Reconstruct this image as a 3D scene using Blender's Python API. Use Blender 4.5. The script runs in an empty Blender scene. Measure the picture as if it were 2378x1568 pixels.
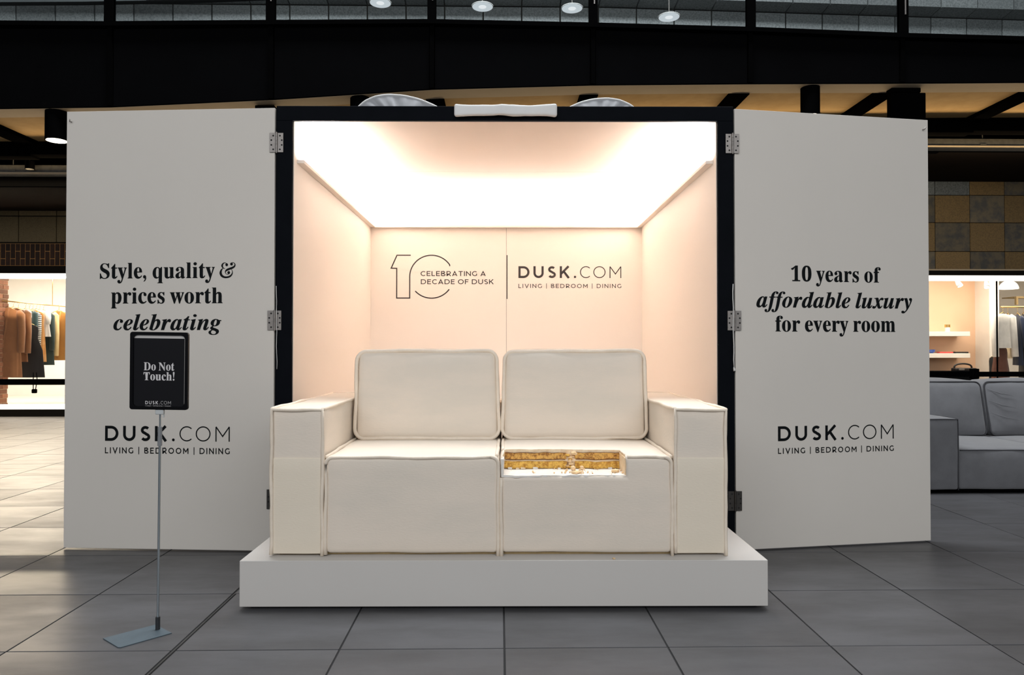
import bpy, bmesh, math, random
from math import pi, sin, cos, radians, sqrt
from mathutils import Vector, Matrix, noise
from mathutils.geometry import tessellate_polygon

random.seed(7)
SC = bpy.context.scene
COL = SC.collection

# ---------------------------------------------------------------- camera, world, light, exposure
cam_data = bpy.data.cameras.new('camera')
cam_data.sensor_width = 36.0
cam_data.lens = 1668.0 / 2378.0 * 36.0
cam_data.clip_start = 0.05
cam_data.clip_end = 200
camera = bpy.data.objects.new('camera', cam_data)
COL.objects.link(camera)
camera.location = (0, 0, 1.1015)
camera.rotation_euler = (pi / 2 + 0.0130, 0, -0.0171)
SC.camera = camera

world = bpy.data.worlds.new('hall_ambience')
SC.world = world
world.use_nodes = True
wb = world.node_tree.nodes['Background']
wb.inputs[0].default_value = (0.86, 0.95, 1.0, 1)
wb.inputs[1].default_value = 0.10

SC.view_settings.view_transform = 'Standard'
SC.view_settings.look = 'None'
SC.view_settings.exposure = 0.0
SC.view_settings.gamma = 1.0
SC.view_settings.use_curve_mapping = False


def area_light(name, loc, rot, sx, sy, power, color, parent=None, spread=pi):
    d = bpy.data.lights.new(name, 'AREA')
    d.shape = 'RECTANGLE'
    d.size = sx
    d.size_y = sy
    d.energy = power
    d.color = color
    d.spread = spread
    o = bpy.data.objects.new(name, d)
    COL.objects.link(o)
    o.location = loc
    o.rotation_euler = rot
    if parent:
        o.parent = parent
    return o


# light of the hall: a soft front fill added behind the viewer, and a roof lantern high above the booth
area_light('hall_front_fill', (0.0, -5.2, 5.2), (radians(60), 0, 0), 15, 5.0, 690, (0.97, 0.98, 1.0))
area_light('roof_lantern', (0.4, 5.5, 10.5), (0, 0, 0), 8, 2.2, 1300, (0.94, 0.97, 1.0))

# ---------------------------------------------------------------- materials
MATS = {}


def mat(name, color, rough=0.6, metal=0.0, spec=0.5, var=0.0, vscale=6.0, bump=0.0, bscale=60.0, vcol=None, rand=0.0,
        stretch=(1, 1, 1), sheen=0.0, coords='Object', bdist=0.002, rvar=0.0, vlo=0.42, vhi=0.62):
    """Principled surface with optional noise mottling (var towards vcol), per-object shade variation and fine relief."""
    m = bpy.data.materials.new(name)
    m.use_nodes = True
    nt = m.node_tree
    N, Lk = nt.nodes, nt.links
    b = N['Principled BSDF']
    b.inputs['Base Color'].default_value = (*color, 1)
    b.inputs['Roughness'].default_value = rough
    b.inputs['Metallic'].default_value = metal
    b.inputs['Specular IOR Level'].default_value = spec
    if sheen:
        b.inputs['Sheen Weight'].default_value = sheen
    tc = N.new('ShaderNodeTexCoord')
    mp = N.new('ShaderNodeMapping')
    mp.inputs['Scale'].default_value = stretch
    Lk.new(tc.outputs[coords], mp.inputs['Vector'])
    last = None
    if var:
        n1 = N.new('ShaderNodeTexNoise')
        n1.inputs['Scale'].default_value = vscale
        n1.inputs['Detail'].default_value = 5
        n1.inputs['Roughness'].default_value = 0.62
        vec = mp.outputs[0]
        if rand:
            oi0 = N.new('ShaderNodeObjectInfo')
            ml = N.new('ShaderNodeMath'); ml.operation = 'MULTIPLY'; ml.inputs[1].default_value = 60
            Lk.new(oi0.outputs['Random'], ml.inputs[0])
            ad = N.new('ShaderNodeVectorMath'); ad.operation = 'ADD'
            Lk.new(vec, ad.inputs[0]); Lk.new(ml.outputs[0], ad.inputs[1])
            vec = ad.outputs[0]
        Lk.new(vec, n1.inputs['Vector'])
        mr = N.new('ShaderNodeMapRange')
        mr.inputs['From Min'].default_value = vlo
        mr.inputs['From Max'].default_value = vhi
        mr.inputs['To Min'].default_value = 0.0
        mr.inputs['To Max'].default_value = var
        Lk.new(n1.outputs['Fac'], mr.inputs['Value'])
        mx = N.new('ShaderNodeMix'); mx.data_type = 'RGBA'
        mx.inputs['A'].default_value = (*color, 1)
        mx.inputs['B'].default_value = (*(vcol or [c * 0.6 for c in color]), 1)
        Lk.new(mr.outputs[0], mx.inputs['Factor'])
        last = mx.outputs['Result']
        if rvar:
            rr = N.new('ShaderNodeMapRange')
            rr.inputs['From Min'].default_value = 0.3
            rr.inputs['From Max'].default_value = 0.7
            rr.inputs['To Min'].default_value = max(0.05, rough - rvar)
            rr.inputs['To Max'].default_value = min(1.0, rough + rvar)
            Lk.new(n1.outputs['Fac'], rr.inputs['Value'])
            Lk.new(rr.outputs[0], b.inputs['Roughness'])
    if rand:
        oi = N.new('ShaderNodeObjectInfo')
        mr2 = N.new('ShaderNodeMapRange')
        mr2.inputs['To Min'].default_value = 1 - rand
        mr2.inputs['To Max'].default_value = 1 + rand
        Lk.new(oi.outputs['Random'], mr2.inputs['Value'])
        hs = N.new('ShaderNodeHueSaturation')
        hs.inputs['Color'].default_value = (*color, 1)
        if last is not None:
            Lk.new(last, hs.inputs['Color'])
        Lk.new(mr2.outputs[0], hs.inputs['Value'])
        last = hs.outputs['Color']
    if last is not None:
        Lk.new(last, b.inputs['Base Color'])
    if bump:
        n2 = N.new('ShaderNodeTexNoise')
        n2.inputs['Scale'].default_value = bscale
        n2.inputs['Detail'].default_value = 4
        Lk.new(mp.outputs[0], n2.inputs['Vector'])
        bp = N.new('ShaderNodeBump')
        bp.inputs['Strength'].default_value = bump
        bp.inputs['Distance'].default_value = bdist
        Lk.new(n2.outputs['Fac'], bp.inputs['Height'])
        Lk.new(bp.outputs[0], b.inputs['Normal'])
    MATS[name] = m
    return m


def glow(name, color, strength):
    m = bpy.data.materials.new(name)
    m.use_nodes = True
    b = m.node_tree.nodes['Principled BSDF']
    b.inputs['Base Color'].default_value = (0.8, 0.8, 0.8, 1)
    b.inputs['Emission Color'].default_value = (*color, 1)
    b.inputs['Emission Strength'].default_value = strength
    return m


def glass(name, tint, refl=0.06):
    m = bpy.data.materials.new(name)
    m.use_nodes = True
    nt = m.node_tree
    N, Lk = nt.nodes, nt.links
    N.remove(N['Principled BSDF'])
    out = N['Material Output']
    t = N.new('ShaderNodeBsdfTransparent'); t.inputs[0].default_value = (*tint, 1)
    g = N.new('ShaderNodeBsdfGlossy'); g.inputs['Roughness'].default_value = 0.02
    fr = N.new('ShaderNodeFresnel'); fr.inputs['IOR'].default_value = 1.25 + refl
    mx = N.new('ShaderNodeMixShader')
    Lk.new(fr.outputs[0], mx.inputs[0]); Lk.new(t.outputs[0], mx.inputs[1]); Lk.new(g.outputs[0], mx.inputs[2])
    Lk.new(mx.outputs[0], out.inputs['Surface'])
    return m


M_TILE = mat('grey_porcelain_tile', (0.076, 0.076, 0.081), 0.42, var=0.8, vscale=2.6, vcol=(0.044, 0.043, 0.044), rand=0.12,
             bump=0.10, bscale=220, rvar=0.06, stretch=(0.7, 2.0, 1), vlo=.40, vhi=.70)
M_GROUT = mat('dark_grout', (0.012, 0.012, 0.013), 0.9, var=0.3)
M_BRASS_JOINT = mat('rubber_joint', (0.03, 0.029, 0.028), 0.7, var=0.3, vscale=20)
M_BOARD = mat('off_white_board', (0.675, 0.635, 0.58), 0.62, var=0.15, vscale=1.3, vcol=(0.60, 0.56, 0.51), bump=0.05, bscale=300)
M_PLINTH = mat('plinth_paint', (0.585, 0.56, 0.53), 0.55, var=0.12, vscale=2.0, vcol=(0.54, 0.515, 0.485), bump=0.05, bscale=300)
M_PINK = mat('blush_paint', (0.875, 0.79, 0.715), 0.7, var=0.10, vscale=1.2, vcol=(0.865, 0.77, 0.69), bump=0.03, bscale=200)
M_PINKDIM = mat('dimmed_blush_paint', (0.81, 0.69, 0.60), 0.75, var=0.25, vscale=1.4, vcol=(0.78, 0.64, 0.55), bump=0.03, bscale=200)  # ceiling copy of the blush, darkened for the dimmer light there
M_FRAME = mat('black_frame_paint', (0.0048, 0.0058, 0.0080), 0.6, spec=0.02, var=0.3, vscale=8)
M_SHELL = mat('black_booth_shell', (0.008, 0.008, 0.009), 0.7, var=0.2)
M_INK = mat('black_vinyl', (0.004, 0.0055, 0.0065), 0.55, spec=0.1, var=0.1)
M_INK2 = mat('dark_brown_vinyl', (0.012, 0.007, 0.006), 0.55, var=0.1)
M_STEEL = mat('brushed_steel', (0.27, 0.25, 0.235), 0.5, metal=0.6, var=0.4, vscale=40, vcol=(0.17, 0.155, 0.14))
M_STEELDARK = mat('dark_hinge_steel', (0.06, 0.055, 0.05), 0.5, metal=0.6, var=0.3, vscale=40)
M_HOLE = mat('hinge_hole', (0.01, 0.01, 0.01), 0.9)
M_FOND = mat('cream_fondant', (0.785, 0.69, 0.585), 0.55, var=0.5, vscale=2.4, vcol=(0.675, 0.62, 0.535), bump=0.35, bscale=90, bdist=0.0016,
             stretch=(0.7, 0.7, 2.2))
M_PIPE = mat('cream_piping_icing', (0.83, 0.725, 0.60), 0.5, var=0.3, vscale=18, vcol=(0.68, 0.57, 0.45), bump=0.2, bscale=80)
M_SPONGE = mat('golden_sponge', (0.72, 0.40, 0.10), 0.9, var=0.95, vscale=75, vcol=(0.26, 0.095, 0.02), bump=0.9, bscale=160, bdist=0.004)
M_SPONGE2 = mat('yellow_sponge', (0.80, 0.48, 0.10), 0.9, var=0.9, vscale=75, vcol=(0.42, 0.18, 0.025), bump=0.9, bscale=160, bdist=0.004)
M_CREAM = mat('butter_cream', (0.90, 0.74, 0.52), 0.5, var=0.5, vscale=40, vcol=(0.75, 0.48, 0.26), bump=0.4, bscale=70)
M_ICING = mat('white_icing', (0.82, 0.79, 0.74), 0.4, var=0.3, vscale=30, vcol=(0.80, 0.68, 0.55), bump=0.3, bscale=60)
M_CRUMB = mat('cake_crumb_sponge', (0.80, 0.58, 0.34), 0.9, var=0.5, vscale=120, vcol=(0.6, 0.33, 0.12), bump=0.6, bscale=200)
M_GAP_SHADE = mat('painted_gap_shade', (0.16, 0.065, 0.02), 0.9, var=0.6, vscale=60, vcol=(0.07, 0.025, 0.01))
M_CARDB = mat('cake_board', (0.42, 0.30, 0.14), 0.8, var=0.4, vscale=20)
M_STANDBASE = mat('blue_grey_steel_plate', (0.10, 0.135, 0.16), 0.45, metal=0.3, var=0.3, vscale=12)
M_POLE = mat('chrome_pole', (0.45, 0.50, 0.53), 0.28, metal=0.9)
M_SOCKET = mat('dark_socket', (0.02, 0.021, 0.024), 0.5)
M_SIGNFRAME = mat('black_plastic', (0.003, 0.003, 0.004), 0.4, spec=0.1)
M_SIGNCARD = mat('charcoal_card', (0.008, 0.008, 0.010), 0.5, spec=0.12)
M_CARDBACK = mat('white_card', (0.52, 0.50, 0.48), 0.6)
M_SIGNTXT = mat('white_print', (0.62, 0.60, 0.60), 0.6)
M_COLLAR = mat('grey_collar', (0.20, 0.21, 0.22), 0.5)
M_CLIP = mat('clear_plastic_clip', (0.5, 0.52, 0.52), 0.3)
M_FABRIC = mat('grey_velvet', (0.145, 0.147, 0.157), 0.95, var=0.35, vscale=9, vcol=(0.105, 0.106, 0.113), bump=0.4, bscale=340, sheen=0.35)
M_FABPIPE = mat('dark_sofa_piping', (0.04, 0.04, 0.045), 0.9)
M_BLACK = mat('black_steel', (0.0018, 0.0018, 0.0019), 0.7, spec=0.0, var=0.2)
M_FASCIA = mat('black_fascia_panel', (0.0028, 0.0028, 0.0031), 0.6, spec=0.0, var=0.2, vscale=3)
M_DARKCEIL = mat('dark_brown_ceiling', (0.012, 0.0075, 0.005), 0.9, spec=0.05, var=0.4, vscale=2)
M_SOFFIT = mat('ochre_soffit_board', (0.50, 0.335, 0.155), 0.85, spec=0.1, var=0.5, vscale=5, vcol=(0.40, 0.255, 0.105), bump=0.2, bscale=60)
M_LIP = mat('pale_soffit_edge', (0.58, 0.465, 0.32), 0.7, spec=0.2, var=0.3, vscale=3, vcol=(0.46, 0.35, 0.22))
M_TRAY = mat('galvanised_tray', (0.17, 0.165, 0.15), 0.5, metal=0.5, var=0.5, vscale=14)
M_STONEG = mat('grey_granite_block', (0.225, 0.242, 0.246), 0.8, var=0.8, vscale=45, vcol=(0.11, 0.123, 0.127), rand=0.22, bump=0.3, bscale=120)
M_STONEY = mat('tan_granite_block', (0.27, 0.175, 0.072), 0.85, var=0.7, vscale=55, vcol=(0.15, 0.10, 0.05), rand=0.14, bump=0.3, bscale=120)
M_STONEB = mat('mottled_granite_block', (0.185, 0.15, 0.10), 0.85, var=0.85, vscale=7, vcol=(0.085, 0.085, 0.085), rand=0.16, bump=0.3, bscale=120)
M_MORTAR = mat('dark_mortar', (0.02, 0.017, 0.012), 0.9)
M_MORTAR_B = mat('brick_mortar', (0.50, 0.25, 0.09), 0.9)
M_MORTAR_P = mat('pale_mortar', (0.62, 0.45, 0.30), 0.9)
M_BRICKD = mat('dark_fired_brick', (0.040, 0.017, 0.009), 0.8, var=0.6, vscale=12, vcol=(0.018, 0.011, 0.008), rand=0.35)
M_BRICKR = mat('red_brick', (0.38, 0.17, 0.095), 0.85, var=0.5, vscale=14, vcol=(0.22, 0.10, 0.06), rand=0.35)
M_SHOPWALL = mat('shop_white_wall', (0.78, 0.74, 0.68), 0.8, var=0.1)
M_SHOPPINK = mat('shop_salmon_wall', (0.70, 0.47, 0.32), 0.8, var=0.35, vscale=1.2, vcol=(0.62, 0.39, 0.25))
M_SHOPFLOOR = mat('shop_floor', (0.66, 0.60, 0.52), 0.4, var=0.1)
M_LINTEL = mat('bronze_lintel', (0.010, 0.008, 0.006), 0.6, spec=0.1, var=0.3)
M_GLASS = glass('clear_glass', (0.96, 0.985, 0.98))
M_SHOPGLASS = glass('shop_glass', (0.985, 0.985, 0.98), 0.0)
M_SATIN = mat('grey_satin', (0.34, 0.35, 0.37), 0.42, var=0.3, vscale=10, vcol=(0.33, 0.335, 0.355), sheen=0.3)
M_WHITEFAB = mat('white_cotton', (0.80, 0.80, 0.79), 0.8, bump=0.2, bscale=160, var=0.1)
M_LENS = glow('lamp_lens', (1.0, 0.86, 0.62), 9.0)
M_DISC = glow('round_lamp_face', (0.86, 0.93, 1.0), 0.62)
M_STRIP = glow('shop_light_strip', (1.0, 0.91, 0.78), 2.6)
M_DISC2 = glow('round_lamp_core', (0.95, 0.96, 1.0), 0.85)
M_LED = glow('led_tape', (1.0, 0.9, 0.78), 4.0)
M_GOLD = mat('brass_rail', (0.75, 0.52, 0.20), 0.3, metal=1.0)
M_CORD = mat('white_cord', (0.72, 0.72, 0.70), 0.7)

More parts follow.
